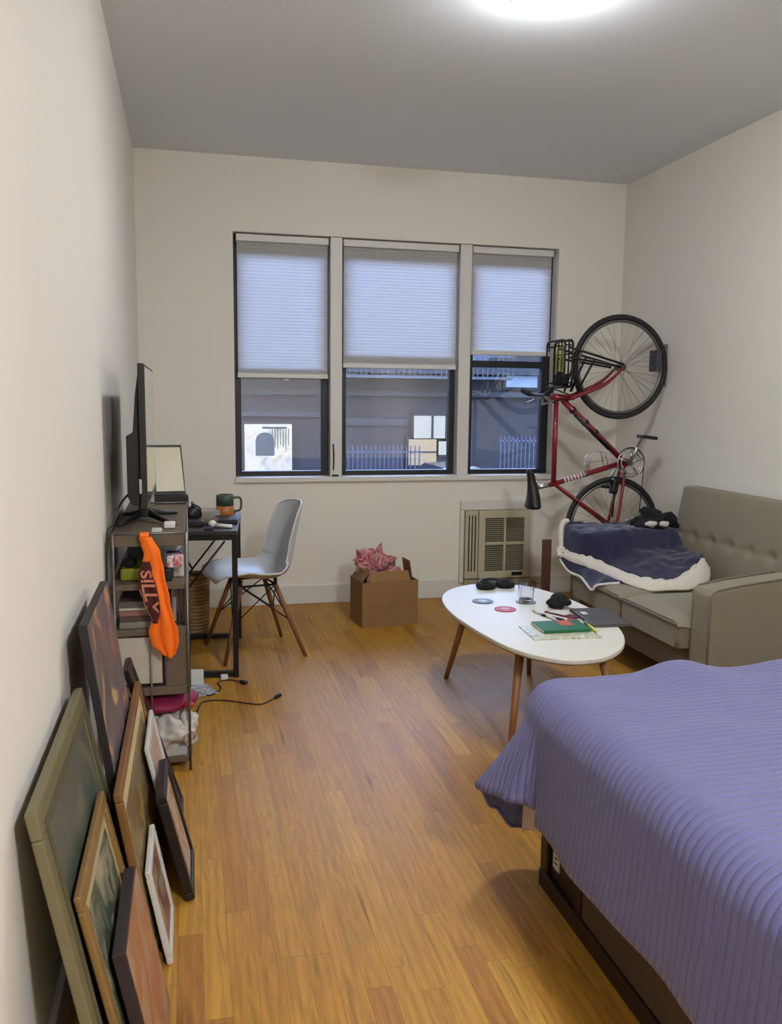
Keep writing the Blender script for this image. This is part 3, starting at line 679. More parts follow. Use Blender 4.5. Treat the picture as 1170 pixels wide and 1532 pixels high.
MB().tube([Vector((W-.008, YB+.035, 1.60)), Vector((W-.06, YB+.035, 1.66)), Vector((W-.085, YB+.02, 1.64)), Vector((W-.085, YB-.03, 1.60))], .006, 8).build('hook_arm', M['blackmetal'], wh, smooth=True)
MB().box(W-.105, W-.065, YB-.045, YB+.045, 1.53, 1.66).build('rubber_pad', mat('dark_grey_rubber', (74, 74, 78), .7), wh, bevel=.006)

# ------------------------------------------------------------------ coffee table
ct = thing('coffee_table', (1.7, 3.36, 0), 'white oval coffee table with slanted wooden legs beside the sofa', 'table')
olp = [(1.393,3.255),(1.385,3.46),(1.409,3.672),(1.465,3.83),(1.56,3.945),(1.68,4.0),(1.79,3.99),(1.90,3.92),(1.975,3.78),(2.015,3.56),(2.02,3.3),(1.985,3.08),(1.912,2.903),(1.82,2.786),(1.71,2.72),(1.592,2.72),(1.50,2.80),(1.441,2.923),(1.41,3.09)]
ol = [(p.x, p.y) for p in catmull([(x, y, 0) for x, y in olp], 4, True)]
TZ = .422
MB().prism(ol, TZ-.018, TZ).build('tabletop', M['tablewhite'], ct, bevel=.004)
ol2 = [((x-1.7)*.97+1.7, (y-3.36)*.985+3.36) for x, y in ol]
MB().prism(ol2, TZ-.024, TZ-.0182).build('underside_board', M['ply'], ct)
for fx, fy, tx, ty in ((1.479, 3.822, 1.56, 3.74), (1.465, 2.93, 1.535, 3.03), (1.92, 2.90, 1.85, 3.0), (1.90, 3.80, 1.85, 3.70)):
    MB().tube([(tx, ty, TZ-.024), (fx, fy, 0)], [.019, .011], 12).build('leg', M['beech'], ct, smooth=True)
def disc(name, x, y, r, h, m, label, cat, z=TZ, group=None, cm=None):
    o = thing(name, (x, y, z), label, cat, group)
    MB().lathe([(r, z), (r, z+h)], Matrix.Translation((x, y, 0)), 36).build('disc', m, o, smooth=False)
    if cm: MB().lathe([(r*.45, z+h), (r*.45, z+h+.0008)], Matrix.Translation((x, y, 0)), 24).build('emblem', cm, o)
    return o
disc('coaster', 1.588, 3.629, .048, .004, M['blackplastic'], 'round black coaster with a pale centre on the coffee table', 'coaster', cm=M['paper'])
disc('coaster', 1.636, 3.466, .048, .004, mat('red_coaster', (196, 62, 58), .5), 'round red coaster lying on the white coffee table', 'coaster', cm=mat('pale_red', (226, 150, 140), .5))
disc('coaster', 1.780, 3.579, .046, .004, M['greymetal'], 'grey coaster beneath the drinking glass on the coffee table', 'coaster')
g_ = thing('drinking_glass', (1.78, 3.579, TZ+.004), 'clear cut tumbler standing on a coaster on the coffee table', 'glass')
z_ = TZ+.0045
gm = MB(); nn = 16
prof = [(.001, z_), (.034, z_), (.0375, z_+.095), (.0345, z_+.095), (.031, z_+.012), (.001, z_+.012)]
gm.lathe(prof, Matrix.Translation((1.78, 3.579, 0)), 14).build('tumbler', M['clear'], g_)
hp = thing('headphones', (1.75, 3.9, TZ), 'black over-ear headphones lying flat at the far end of the coffee table', 'headphones')
for x, y in ((1.695, 3.885), (1.80, 3.90)):
    e_ = MB().tube([Vector((x+.035*cs(a_*PI/12), y+.035*sn(a_*PI/12), TZ+.016)) for a_ in range(24)], .0155, 10, True).build('ear_pad', M['blackcloth'], hp, smooth=True)
    MB().lathe([(.03, TZ+.003), (.032, TZ+.018)], Matrix.Translation((x, y, 0)), 20).build('driver_cover', mat('ear_cup_grey', (120, 122, 130), .6), hp)
MB().tube(catmull([(1.66, 3.90, TZ+.02), (1.70, 3.945, TZ+.03), (1.77, 3.955, TZ+.03), (1.84, 3.93, TZ+.02)], 6), .008, 8).build('headband', M['blackplastic'], hp, smooth=True)
ln_ = thing('black_pouch', (1.885, 3.45, TZ), 'small black crumpled pouch on the sofa side of the coffee table', 'pouch')
MB().grid(lambda u, v: lump(u, v, (1.885, 3.45, TZ+.028), .05, .05, .03, 22, .5), 28, 16).build('pouch_body', M['blackcloth'], ln_, smooth=True)
lp = thing('laptop', (1.99, 3.23, TZ), 'closed grey laptop overhanging the sofa side edge of the coffee table', 'laptop')
LPT = Matrix.Translation((1.955, 3.245, 0)) @ Matrix.Rotation(math.radians(-5), 4, 'Z')
MB().box(-.065, .10, -.145, .13, TZ+.0005, TZ+.0085, LPT).build('base', M['greylap'], lp, bevel=.003)
MB().box(-.065, .10, -.145, .13, TZ+.009, TZ+.015, LPT).build('lid', M['greylap'], lp, bevel=.003)
MB().box(-.045, -.02, .02, .06, TZ+.015, TZ+.0155, LPT).build('sticker', M['paper'], lp)
def flat(name, x0, y0, sx, sy, rot, z, h, m, label, cat, bevel=.001, group=None):
    T = Matrix.Translation((x0, y0, 0)) @ Matrix.Rotation(math.radians(rot), 4, 'Z')
    o = MB().box(-sx/2, sx/2, -sy/2, sy/2, z, z+h, T).build(name, m, None, bevel=bevel, origin=(x0, y0, z))
    return tag(o, label, cat, group)
flat('magazine', 1.715, 3.068, .275, .20, -4, TZ, .005, art_material('magazine_cover', [(90, 100, 80), (206, 204, 180), (150, 156, 130), (228, 226, 214)], 22, 1), 'pale patterned magazine under the green book on the coffee table', 'magazine')
gb = thing('book', (1.735, 3.115, TZ+.005), 'green book with a small red mark, lying on the magazine on the coffee table', 'book')
GT = Matrix.Translation((1.74, 3.11, 0)) @ Matrix.Rotation(math.radians(-2), 4, 'Z')
MB().box(-.10, .10, -.072, .075, TZ+.0052, TZ+.018, GT).build('cover', M['green'], gb, bevel=.002)
MB().box(-.102, .098, -.068, .071, TZ+.008, TZ+.0155, GT).build('pages', M['paper'], gb)
MB().box(.0, .055, -.01, .07, TZ+.018, TZ+.0188, GT).build('red_mark', mat('book_red_mark', (206, 92, 66), .5), gb)
def pen(p0, p1, r, m, label, cap=None):
    p0, p1 = Vector(p0), Vector(p1)
    o = thing('pen', p0, label, 'pen')
    MB().tube([p0, p0.lerp(p1, .92), p1], [r, r, r*.3], 8).build('barrel', m, o, smooth=True)
    MB().tube([p0, p0.lerp(p1, .3)], r*1.25, 8).build('cap', cap or m, o, smooth=True)
yel = mat('yellow_highlighter', (232, 232, 40), .4)
pen((1.872, 3.165, TZ+.009), (1.845, 3.0, TZ+.013), .006, yel, 'yellow marker pen lying beside the green book', mat('olive_cap', (120, 124, 50), .4))
pen((1.745, 3.40, TZ+.007), (1.775, 3.235, TZ+.007), .006, M['paper'], 'white marker pen lying behind the green book on the coffee table', M['tablewhite'])
pen((1.75, 3.325, TZ+.006), (1.81, 3.22, TZ+.006), .005, M['blackplastic'], 'black pen lying beside the white marker on the coffee table')
flat('notebook', 1.845, 3.325, .05, .16, 28, TZ, .006, mat('dark_red_notebook', (96, 40, 44), .5), 'small dark red notebook between the pouch and the green book', 'notebook')
flat('receipt', 1.835, 3.345, .04, .09, 30, TZ+.0065, .0012, M['paper'], 'white paper slip lying on the dark red notebook', 'paper', 0)
flat('playing_card', 1.93, 3.44, .09, .085, -20, TZ, .0015, M['paper'], 'white card lying between the black pouch and the laptop', 'card', 0)
flat('lighter', 1.838, 3.205, .025, .05, 40, TZ+.0, .012, mat('red_lighter', (200, 60, 40), .4), 'small red lighter at the corner of the green book', 'lighter', .003)

# ------------------------------------------------------------------ cardboard box with tissue
cbx = thing('cardboard_box', (1.44, 4.97, 0), 'open brown cardboard box on the floor under the middle window', 'box')
BT = Matrix.Translation((1.262, 4.801, 0)) @ Matrix.Rotation(math.radians(6), 4, 'Z')
w_b, d_b, h_b = .35, .25, .27; t_ = .005
q = MB().box(0, w_b, 0, t_, 0, h_b, BT).box(0, w_b, d_b-t_, d_b, 0, h_b, BT).box(0, t_, t_, d_b-t_, 0, h_b, BT).box(w_b-t_, w_b, t_, d_b-t_, 0, h_b, BT).box(t_, w_b-t_, t_, d_b-t_, 0, t_, BT)
q.build('box_walls', M['card'], cbx)
MB().box(.03, w_b-.045, -.001, .0, .125, .128, BT).build('seam', M['carddark'], cbx)
def flap(p0, p1, dirv, ln, name='flap'):
    p0, p1 = BT @ Vector(p0), BT @ Vector(p1); dv = (BT.to_3x3() @ Vector(dirv)).normalized()*ln
    e = (p1-p0)
    vs = [p0, p1, p1+dv-e*.03, p0+dv+e*.03]
    MB().add(vs, [(0, 1, 2, 3)]).build(name, M['card'], cbx, solid=.004)
flap((.045, 0.003, h_b), (w_b-.05, .003, h_b), (0, .35, 1), .062)
flap((0.003, .02, h_b), (.003, d_b-.02, h_b), (.45, 0, .6), .09)
flap((w_b-.003, .10, h_b), (w_b-.003, d_b-.01, h_b), (-.15, 0, 1), .10)
flap((.14, d_b-.003, h_b), (w_b-.06, d_b-.003, h_b), (0, -.2, 1), .085)
ts = thing('tissue_paper', (1.37, 5.0, .28), 'crumpled red and white wrapping paper stuffed in the cardboard box', 'wrapping paper')
MB().grid(lambda u, v: lump(u, v, (1.375, 4.965, .30), .10, .075, .10, 20, 1.1), 50, 28).build('crumpled_sheet', M['tissue'], ts, smooth=False)
MB().grid(lambda u, v: lump(u, v, (1.325, 4.965, .365), .06, .05, .06, 30, 1.3), 36, 20).build('crumpled_sheet', M['tissue'], ts, smooth=False)
ts.location = (1.37, 5.0, .06); 
for ch_ in ts.children: ch_.location = -Vector(ts.location)

# ------------------------------------------------------------------ shell chair
chd = thing('shell_chair', (.61, 4.47, 0), 'white plastic shell chair on wooden dowel legs at the black desk', 'chair')
CT = Matrix.Translation((.61, 4.47, 0)) @ Matrix.Rotation(math.radians(192), 4, 'Z')   # local +x = forward
cprof = catmull([(.236, 0, .414), (.220, 0, .431), (.12, 0, .424), (0, 0, .408), (-.10, 0, .412), (-.165, 0, .455), (-.195, 0, .54), (-.215, 0, .64), (-.235, 0, .74), (-.25, 0, .80)], 6)
cwid = [.13, .20, .225, .23, .225, .21, .20, .19, .175, .16]
def shell(u, v):
    x = u*(len(cprof)-1); i = min(int(x), len(cprof)-2); p = cprof[i].lerp(cprof[i+1], x-i)
    y = u*(len(cwid)-1); j = min(int(y), len(cwid)-2); f_ = y-j; f_ = f_*f_*(3-2*f_); w = cwid[j]*(1-f_)+cwid[j+1]*f_
    tp = math.sqrt(max(.10, 1-((u-.9)/.105)**2)) if u > .9 else 1
    w *= tp
    s = 2*v-1
    seat = max(0, min(1, (u-.05)/.2))
    k = abs(s)**2.6
    lift_seat = .050*k*(1-max(0, min(1, (u-.45)/.2)))*seat
    back_f = max(0, min(1, (u-.42)/.2))
    return CT @ Vector((p.x+.075*k*back_f*(1-.45*max(0, (u-.75)/.25))*tp*tp, s*w, p.z+lift_seat+.03*k*back_f*(1-back_f)*4*.5))
MB().grid(shell, 60, 30).build('seat_shell', M['shell'], chd, smooth=True, solid=.007, sub=1)
rimp = [shell(i/60, 0) for i in range(61)]+[shell(1, i/30) for i in range(1, 31)]+[shell(i/60, 1) for i in range(59, -1, -1)]+[shell(0, i/30) for i in range(29, 0, -1)]
MB().tube(rimp, .0055, 6, True).build('shell_rim', M['shell'], chd, smooth=True)
tops = [(.10, .10), (.10, -.10), (-.085, .10), (-.085, -.10)]; feet = [(.215, .205), (.215, -.205), (-.215, .205), (-.215, -.205)]
ktops = []
for (tx, ty), (fx, fy) in zip(tops, feet):
    a = CT @ Vector((tx, ty, .375)); b = CT @ Vector((fx, fy, 0)); ktops.append((a, b))
    MB().tube([a, a.lerp(b, .35), b], [.0125, .0135, .009], 12).build('leg', M['walnut'], chd, smooth=True)
br = MB()
for i, j in ((0, 1), (2, 3), (0, 2), (1, 3)):
    a, b = ktops[i], ktops[j]
    br.tube([a[0], b[0].lerp(b[1], .5)], .0035, 6).tube([b[0], a[0].lerp(a[1], .5)], .0035, 6)
    br.tube([a[0], b[0]], .006, 6)
br.build('wire_bracing', M['blackmetal'], chd, smooth=True)
q = MB()
for a, b in ktops: q.tube([a+Vector((0, 0, .035)), a+Vector((0, 0, -.01))], .010, 8)
q.build('seat_mount', M['blackmetal'], chd, smooth=True)

# ------------------------------------------------------------------ desk
dk = thing('desk', (.28, 4.45, 0), 'black metal framed desk with dark top against the left wall', 'desk')
dx0, dx1, dy0, dy1, dz = .055, .535, 4.06, 4.765, .715
MB().box(dx0, dx1, dy0, dy1, dz-.018, dz).build('desktop', mat('dark_brown_desktop', (62, 52, 48), .4, var=.15, scale=12, stretch=(8, 1, 8)), dk, bevel=.002)
for y in (dy0+.012, dy1-.012):
    s_ = .026
    for x in (dx0+.014, dx1-.014):
        MB().box(x-s_/2, x+s_/2, y-s_/2, y+s_/2, 0, dz-.019).build('leg', M['blackmetal'], dk, bevel=.002)
    MB().box(dx0, dx1, y-s_/2, y+s_/2, dz-.044, dz-.0185).build('top_rail', M['blackmetal'], dk, bevel=.002)
    MB().box(dx0+.027, dx1-.027, y-s_/2, y+s_/2, .005, .03).build('foot_rail', M['blackmetal'], dk, bevel=.002)
MB().box(dx1-.027, dx1-.002, dy0+.025, dy1-.025, dz-.044, dz-.0185).build('top_rail', M['blackmetal'], dk, bevel=.002)
for y in (dy0+.012, dy1-.012):
    MB().tube([(dx1-.06, y, dz-.05), (.27, y, .40)], .005, 6).tube([(.27, y, .40), (.12, y, dz-.05)], .005, 6).tube([(.27, y, .40), (.03, y, .05)], .005, 6).build('cross_brace', M['blackmetal'], dk, smooth=True)
dk.rotation_euler.z = math.radians(-4.5)
# things on the desk
mg = thing('handled_mug', (.468, 4.55, dz), 'green and orange tin mug with a handle at the far corner of the desk', 'mug')
MB().lathe([(.001, dz), (.042, dz), (.046, dz+.004), (.046, dz+.06)], Matrix.Translation((.468, 4.55, 0)), 24).build('orange_base', mat('orange_enamel', (190, 116, 56), .4), mg, smooth=True)
MB().lathe([(.046, dz+.0602), (.046, dz+.115), (.040, dz+.118), (.040, dz+.062)], Matrix.Translation((.468, 4.55, 0)), 24).build('green_body', mat('dark_green_enamel', (66, 88, 76), .4), mg, smooth=True)
MB().tube(catmull([(.51, 4.55, dz+.10), (.545, 4.55, dz+.10), (.553, 4.55, dz+.07), (.545, 4.55, dz+.035), (.512, 4.55, dz+.03)], 5), .006, 8).build('handle', mat('dark_green_enamel', (66, 88, 76), .4), mg, smooth=True)
hp2 = thing('headphones', (.30, 4.40, dz), 'black headphones standing on the desk beside the clear case', 'headphones')
for y in (4.36, 4.47):
    MB().lathe([(.02, -.012), (.034, -.012), (.038, 0), (.034, .014), (.01, .016)], Matrix.Translation((.31, y, dz+.04)) @ Matrix.Rotation(PI/2, 4, 'X') @ Matrix.Rotation(.4, 4, 'Y'), 20).build('ear_cup', M['blackplastic'], hp2, smooth=True)
MB().tube(catmull([(.31, 4.36, dz+.075), (.30, 4.375, dz+.09), (.30, 4.415, dz+.095), (.30, 4.455, dz+.09), (.31, 4.47, dz+.075)], 5), .006, 8).build('headband', M['blackplastic'], hp2, smooth=True)
flat('plastic_case', .385, 4.52, .10, .13, 5, dz, .045, mat('smoky_clear_case', (170, 168, 160), .2, var=.3, scale=30), 'smoky clear case on the desk between headphones and mug', 'case', .006)
flat('sunglasses_case', .375, 4.30, .09, .07, 10, dz, .03, mat('dark_tan_case', (110, 84, 70), .5, var=.3), 'small brown and black case on the desk in front of the clear case', 'case', .008)
flat('wallet', .315, 4.24, .07, .09, 0, dz, .028, M['blackplastic'], 'black pouch at the shelf end of the desk', 'pouch', .006)
flat('tablet', .465, 4.36, .12, .17, -4, dz, .022, mat('blue_black_tablet', (34, 38, 48), .4), 'thick blue-black tablet lying in front of the mug', 'tablet', .004)
wc = thing('white_charger', (.40, 4.15, dz), 'white charger with a round head lying on the near edge of the desk', 'charger')
MB().ball((.392, 4.17, dz+.018), .02, 8, (1, 1, .9)).build('head', M['trim'], wc, smooth=True)
MB().tube([(.40, 4.165, dz+.012), (.45, 4.14, dz+.010), (.485, 4.13, dz+.008)], [.011, .010, .009], 8).build('stem', M['trim'], wc, smooth=True)
flat('orange_lighter', .505, 4.69, .05, .02, 0, dz, .014, mat('orange_red_plastic', (180, 80, 50), .4), 'small orange-red lighter beside the mug handle', 'lighter', .003)
flat('blue_cloth', .372, 4.09, .045, .05, 0, dz, .012, mat('blue_cloth', (34, 36, 84), .8), 'small blue cloth at the near edge of the desk', 'cloth', .004)
# monitor
mn = thing('monitor', (.2, 4.6, dz), 'second screen, black framed with a deep base, standing behind the television', 'monitor')
MT = Matrix.Translation((.268, 4.60, dz)) @ Matrix.Rotation(math.radians(6), 4, 'Z')
vs = [(-.16, 0, .0), (.008, 0, 0), (-.014, .05, .375), (-.16, .05, .375)]
def slab(pts, th, m, name, par, T):
    a = [T @ Vector(p) for p in pts]; n = (a[1]-a[0]).cross(a[3]-a[0]).normalized()*th
    b = [p-n for p in a]
    return MB().add(a+b, [(0,1,2,3), (7,6,5,4), (0,4,5,1), (1,5,6,2), (2,6,7,3), (3,7,4,0)]).build(name, m, par)
slab(vs, .02, M['blackplastic'], 'housing', mn, MT)
slab([(-.15, -.003, .135), (-.006, -.003+.004, .135), (-.022, .046, .362), (-.15, .046, .362)], .002, mat('painted_screen_reflection', (226, 214, 176), .3), 'screen', mn, MT)  # beige reflection of the wall, painted in as the screen's own colour
MB().box(-.16, .010, -.035, .045, .02, .115, MT).build('base_block', M['blackplastic'], mn, bevel=.004)
MB().box(-.12, -.02, -.02, .04, 0, .02, MT).build('foot', M['blackplastic'], mn)

# ------------------------------------------------------------------ shelf unit in front of the desk
sh = thing('shelf_unit', (.14, 3.5, 0), 'shelf unit of grey-brown boards on thin metal wires by the left wall', 'shelf')
sx0, sx1, sy0, sy1 = .02, .27, 3.03, 3.92
for z0, z1 in ((.822, .862), (.668, .689), (.505, .528), (.285, .315), (.03, .052)):
    MB().box(sx0, sx1, sy0, sy1 if z0 > .5 or z0 < .1 or True else sy1, z0, z1).build('shelf_board', M['shelfwood'], sh, bevel=.002)
MB().box(.195, .268, sy0+.004, sy0+.02, .3155, .5045).build('side_panel', M['shelfwood'], sh, bevel=.002)
MB().box(.262, .272, sy0+.03, sy0+.09, .5285, .6675).build('side_panel', M['shelfwood'], sh, bevel=.002)
for x, y in ((sx0+.008, sy0-.006), (sx1+.003, sy0-.006), (.145, sy0-.006), (sx0+.008, sy1+.006), (sx1+.003, sy1+.006)):
    if x == .145: pts = [(x, y, .51), (x, y, .03)]
    else: pts = [(x, y, .87), (x, y, 0)]
    MB().tube(pts, .005 if x != .145 else .0035, 8).build('wire_upright', M['greymetal'], sh, smooth=True)
MB().tube([(sx0+.008, sy0-.006, .868), (sx1+.003, sy0-.006, .868)], .004, 8).tube([(sx0+.008, sy1+.006, .868), (sx1+.003, sy1+.006, .868)], .004, 8).build('top_wire', M['greymetal'], sh, smooth=True)
ST_ = .862
# shelf contents
def item(name, x0, x1, y0, y1, z0, z1, m, label, cat, bevel=.003, rot=0, group=None):
    cx, cy = (x0+x1)/2, (y0+y1)/2
    T = Matrix.Translation((cx, cy, 0)) @ Matrix.Rotation(rot, 4, 'Z')
    o = MB().box(x0-cx, x1-cx, y0-cy, y1-cy, z0, z1, T).build(name, m, None, bevel=bevel, origin=(cx, cy, z0))
    return tag(o, label, cat, group)
zt = .6892
item('storage_case', .045, .135, 3.09, 3.28, zt, zt+.045, mat('yellow_green_box', (150, 158, 30), .5), 'yellow-green box on the upper shelf, left of the orange cloth', 'box', .008)
bi = item('tool_pouch', .055, .10, 3.10, 3.17, zt+.045, zt+.075, M['blackcloth'], 'small black tangled thing on top of the yellow-green box', 'pouch', .014)
item('storage_box', .05, .15, 3.38, 3.6, zt, zt+.12, mat('grey_green_box', (110, 122, 108), .6), 'grey-green box at the back of the upper shelf', 'box')
item('spray_can', .195, .225, 3.06, 3.10, zt, zt+.048, mat('black_green_can', (28, 44, 36), .4), 'short black can on the upper shelf, right of the orange cloth', 'can', .008)
pk = art_material('snack_packaging', [(40, 50, 100), (230, 230, 232), (170, 40, 60), (226, 190, 196), (120, 140, 150)], 30, 3)
item('packet', .20, .255, 3.06, 3.11, zt+.0482, zt+.095, pk, 'blue, white and red packet on top of the short black can', 'packet', .008, .2)
item('packet', .225, .262, 3.13, 3.2, zt, zt+.075, mat('white_packet', (220, 216, 212), .5, var=.2, scale=20), 'white packet on the upper shelf behind the short black can', 'packet', .006)
item('packet', .19, .25, 3.21, 3.28, zt+.082, zt+.122, mat('silver_packet', (190, 198, 206), .3, var=.3, scale=40), 'silver packet high on the upper shelf, under the top board', 'packet', .008, -.2)
item('packet', .20, .255, 3.21, 3.28, zt, zt+.081, mat('navy_packet', (40, 46, 80), .5), 'navy packet beneath the silver packet on the upper shelf', 'packet', .006)
zc = .5285
cols = [((150, 144, 132), .022), ((96, 76, 70), .018), ((176, 124, 122), .024), ((226, 220, 206), .007), ((104, 100, 98), .022)]
names = ['grey magazine at the bottom of the stack under the upper shelf', 'dark brown book second from the bottom of the magazine stack', 'dusty pink book in the middle of the magazine stack', 'thin cream magazine near the top of the magazine stack', 'charcoal book on top of the magazine stack']
for k, (c_, h_) in enumerate(cols):
    item('magazine' if k in (0, 3) else 'book', .04, .178-.004*(k % 2), 3.05+.006*(k % 3), 3.26, zc, zc+h_, mat('stack_cover_%d' % k, c_, .5), names[k], 'magazine' if k in (0, 3) else 'book', .001); zc += h_+.0003
item('book', .185, .215, 3.06, 3.24, .5285, .64, mat('dark_book', (50, 46, 44), .6), 'dark book standing beside the magazine stack, behind the orange cloth', 'book', .002)
for k, (x0, c_, lb_) in enumerate(((.222, (196, 186, 180), 'pale magazine standing right of the orange cloth'), (.238, (150, 110, 108), 'reddish magazine standing between two others, right of the orange cloth'), (.252, (120, 124, 112), 'olive grey magazine standing at the outer end, right of the orange cloth'))):
    item('magazine', x0, x0+.011, 3.13, 3.27, .5285, .645, mat('upright_magazine_%d' % k, c_, .5), lb_, 'magazine', .001)
for k, (z0, h_, c_) in enumerate(((.3155, .030, (70, 62, 54)), )):
    pass
wbx = thing('white_canvas', (.12, 3.06, .3155), 'white ribbed panel in a dark frame standing in the lower shelf compartment', 'canvas')
MB().box(.03, .192, 3.045, 3.055, .3158, .497).build('dark_frame', M['bedwood'], wbx)
MB().box(.03, .182, 3.038, 3.045, .328, .4965).build('panel', mat('white_ribbed_panel', (214, 206, 190), .7, var=.1, scale=20, stretch=(.3, .3, 8)), wbx, bevel=.001)
# tv
tv = thing('television', (.13, 3.45, ST_), 'flat screen television on the shelf unit, seen edge on with its stand', 'television')
p_n, p_f = Vector((.143, 3.10)), Vector((.147, 3.86))
q = MB(); q.box(p_n.x-.022, p_n.x, 3.10, 3.86, .945, 1.452); q.build('panel', M['blackplastic'], tv, bevel=.003)
MB().box(p_n.x, p_n.x+.0015, 3.112, 3.85, .965, 1.442).build('screen', M['tvscreen'], tv)
MB().box(p_n.x+.0, p_n.x+.003, 3.102, 3.858, .947, .962).build('lower_bezel', M['greymetal'], tv)
ol = [(p_n.x-.023, .95), (p_n.x-.023, 1.42), (p_n.x-.035, 1.34), (p_n.x-.045, 1.21), (p_n.x-.068, 1.20), (p_n.x-.068, .985), (p_n.x-.055, .955)]
MB().prism(ol, 3.13, 3.83, XT).build('rear_housing', M['blackplastic'], tv, bevel=.004)
nk = MB().box(p_n.x-.045, p_n.x-.008, 3.36, 3.44, .88, 1.0); nk.build('neck', M['blackplastic'], tv, bevel=.004)
for (x1_, y1_) in ((.03, 3.24), (.235, 3.22), (.03, 3.56), (.235, 3.58)):
    MB().tube([(p_n.x-.02, 3.40, ST_+.035), ((p_n.x-.02+x1_)/2, (3.40+y1_)/2, ST_+.018), (x1_, y1_, ST_+.006)], [.016, .010, .006], 8).build('stand_leg', M['blackplastic'], tv, smooth=True)
MB().tube(catmull([(.085, 3.2, 1.0), (.05, 3.12, .96), (.03, 3.05, .90), (.012, 3.0, .86), (.008, 2.99, .6)], 6), .004, 6).build('power_cable', M['cable'], tv, smooth=True)
MB().box(.118, .126, 3.094, 3.10, 1.0, 1.05).build('status_strip', M['silver'], tv)
item('white_adapter', .195, .235, 3.17, 3.22, ST_+.001, ST_+.022, M['trim'], 'small white adapter box on top of the shelf unit beside the television stand', 'adapter', .004)
item('paper_note', .155, .19, 3.09, 3.18, ST_+.001, ST_+.004, M['paper'], 'pale slip of paper on top of the shelf unit above the orange cloth', 'paper', 0)

# orange cloth
oc = thing('orange_cloth', (.18, 3.0, .46), 'orange cloth with a maroon panel lettered SILLY, hung from the top shelf', 'cloth')
def lerpk(ks, t):
    for (a, va), (b, vb) in zip(ks, ks[1:]):
        if t <= b:
            f_ = (t-a)/(b-a); f_ = f_*f_*(3-2*f_); return va+(vb-va)*f_
    return ks[-1][1]
YC = 2.995
def ocf(u, v):
    # u across 0..1, v down 0..1
    z = .862-.415*v
    xl = lerpk([(0, .118), (.06, .126), (.14, .134), (.22, .128), (.3, .116), (.43, .115), (.54, .129), (.70, .154), (.80, .142), (.9, .150), (1, .185)], v)
    xr = lerpk([(0, .160), (.14, .187), (.3, .199), (.54, .216), (.70, .228), (.80, .241), (.9, .243), (1, .230)], v)
    x = xl+(xr-xl)*u
    y = YC-.010*sn(u*PI)-.012*abs(sn(u*PI*2.2+.6))*min(1, v*2.5)-.004*sn(v*9+u*3)
    if v > .9: z += .03*(u*0+.5-abs(u-.6))*((v-.9)/.1)*-1
    return Vector((x, y, z))
MB().grid(ocf, 40, 80).build('cloth', M['orange'], oc, smooth=True, solid=.006, sub=1)
MB().grid(lambda u, v: Vector((.120+.03*u, YC-.012+.05*v, .866+.007*sn(v*PI)-(.004 if v == 0 else 0))), 6, 10).build('cloth', M['orange'], oc, smooth=True, solid=.005)
def opanel(s, t, off=.0035):
    v = .20+.52*t
    ur = lerpk([(0, .40), (.15, .52), (.4, .66), (.7, .62), (1, .30)], t)
    u = -.03+ur*s
    p = ocf(max(0, u), v); p2 = p+Vector((min(0, u)*.05, -off-.0032, 0)); return p2
MB().grid(lambda s, t: opanel(s, t), 16, 40).build('maroon_panel', M['maroon'], oc, smooth=True, solid=.001)
# lettering, mapped on the panel
fc = bpy.data.curves.new('lettering', 'FONT'); fc.body = 'SILLY'; fc.size = 1; fc.resolution_u = 3; fc.offset = .02
fo = bpy.data.objects.new('lettering_source', fc); C.objects.link(fo)
bpy.context.view_layer.update()
me_ = bpy.data.meshes.new_from_object(fo.evaluated_get(bpy.context.evaluated_depsgraph_get()))
bpy.data.objects.remove(fo)
xs = [v.co.x for v in me_.vertices]; ys = [v.co.y for v in me_.vertices]
x0_, x1_, y0_, y1_ = min(xs), max(xs), min(ys), max(ys)
lt = MB(); vv = []
for v in me_.vertices:
    tt = .14+.70*(v.co.x-x0_)/(x1_-x0_); ss = .95-.80*(1-(v.co.y-y0_)/(y1_-y0_))
    vv.append(opanel(ss, tt, .0052))
lt.add(vv, [tuple(p.vertices) for p in me_.polygons]); lt.build('lettering', M['peach'], oc, solid=.0008)
MB().grid(lambda s, t: opanel(-.0+.06*s+.02, .45+.55*t, .005), 2, 20).build('piping_stripe', M['peach'], oc, solid=.0006)

# bottom of shelf: magenta folder, white bag
mgf = thing('magenta_folder', (.19, 3.1, .22), 'magenta pouch lying on the white plastic bag in the lowest shelf', 'pouch')
MB().grid(lambda u, v: lump(u, v, (.17, 3.13, .235), .115, .10, .032, 9, .3), 30, 16).build('pouch_body', mat('magenta_fabric', (150, 24, 70), .6), mgf, smooth=True)
MB().ball((.272, 3.05, .235), .018, 8, (1, 1, .7)).build('red_tip', mat('red_plastic', (206, 54, 36), .5), mgf, smooth=True)
pbg = thing('plastic_bag', (.2, 3.12, .053), 'crumpled white plastic bag stuffed in the lowest shelf', 'bag')
MB().grid(lambda u, v: lump(u, v, (.195, 3.10, .135), .098, .095, .082, 13, .7), 60, 34).build('bag_body', M['whitecloth'], pbg, smooth=True)
MB().grid(lambda u, v: lump(u, v, (.268, 3.07, .155), .032, .04, .05, 26, .8), 24, 14).build('bag_handle', M['whitecloth'], pbg, smooth=True)
item('white_book', .12, .262, 3.035, 3.15, .0522, .085, mat('pale_grey_book', (206, 204, 206), .6), 'pale grey book under the plastic bag on the lowest board', 'book')
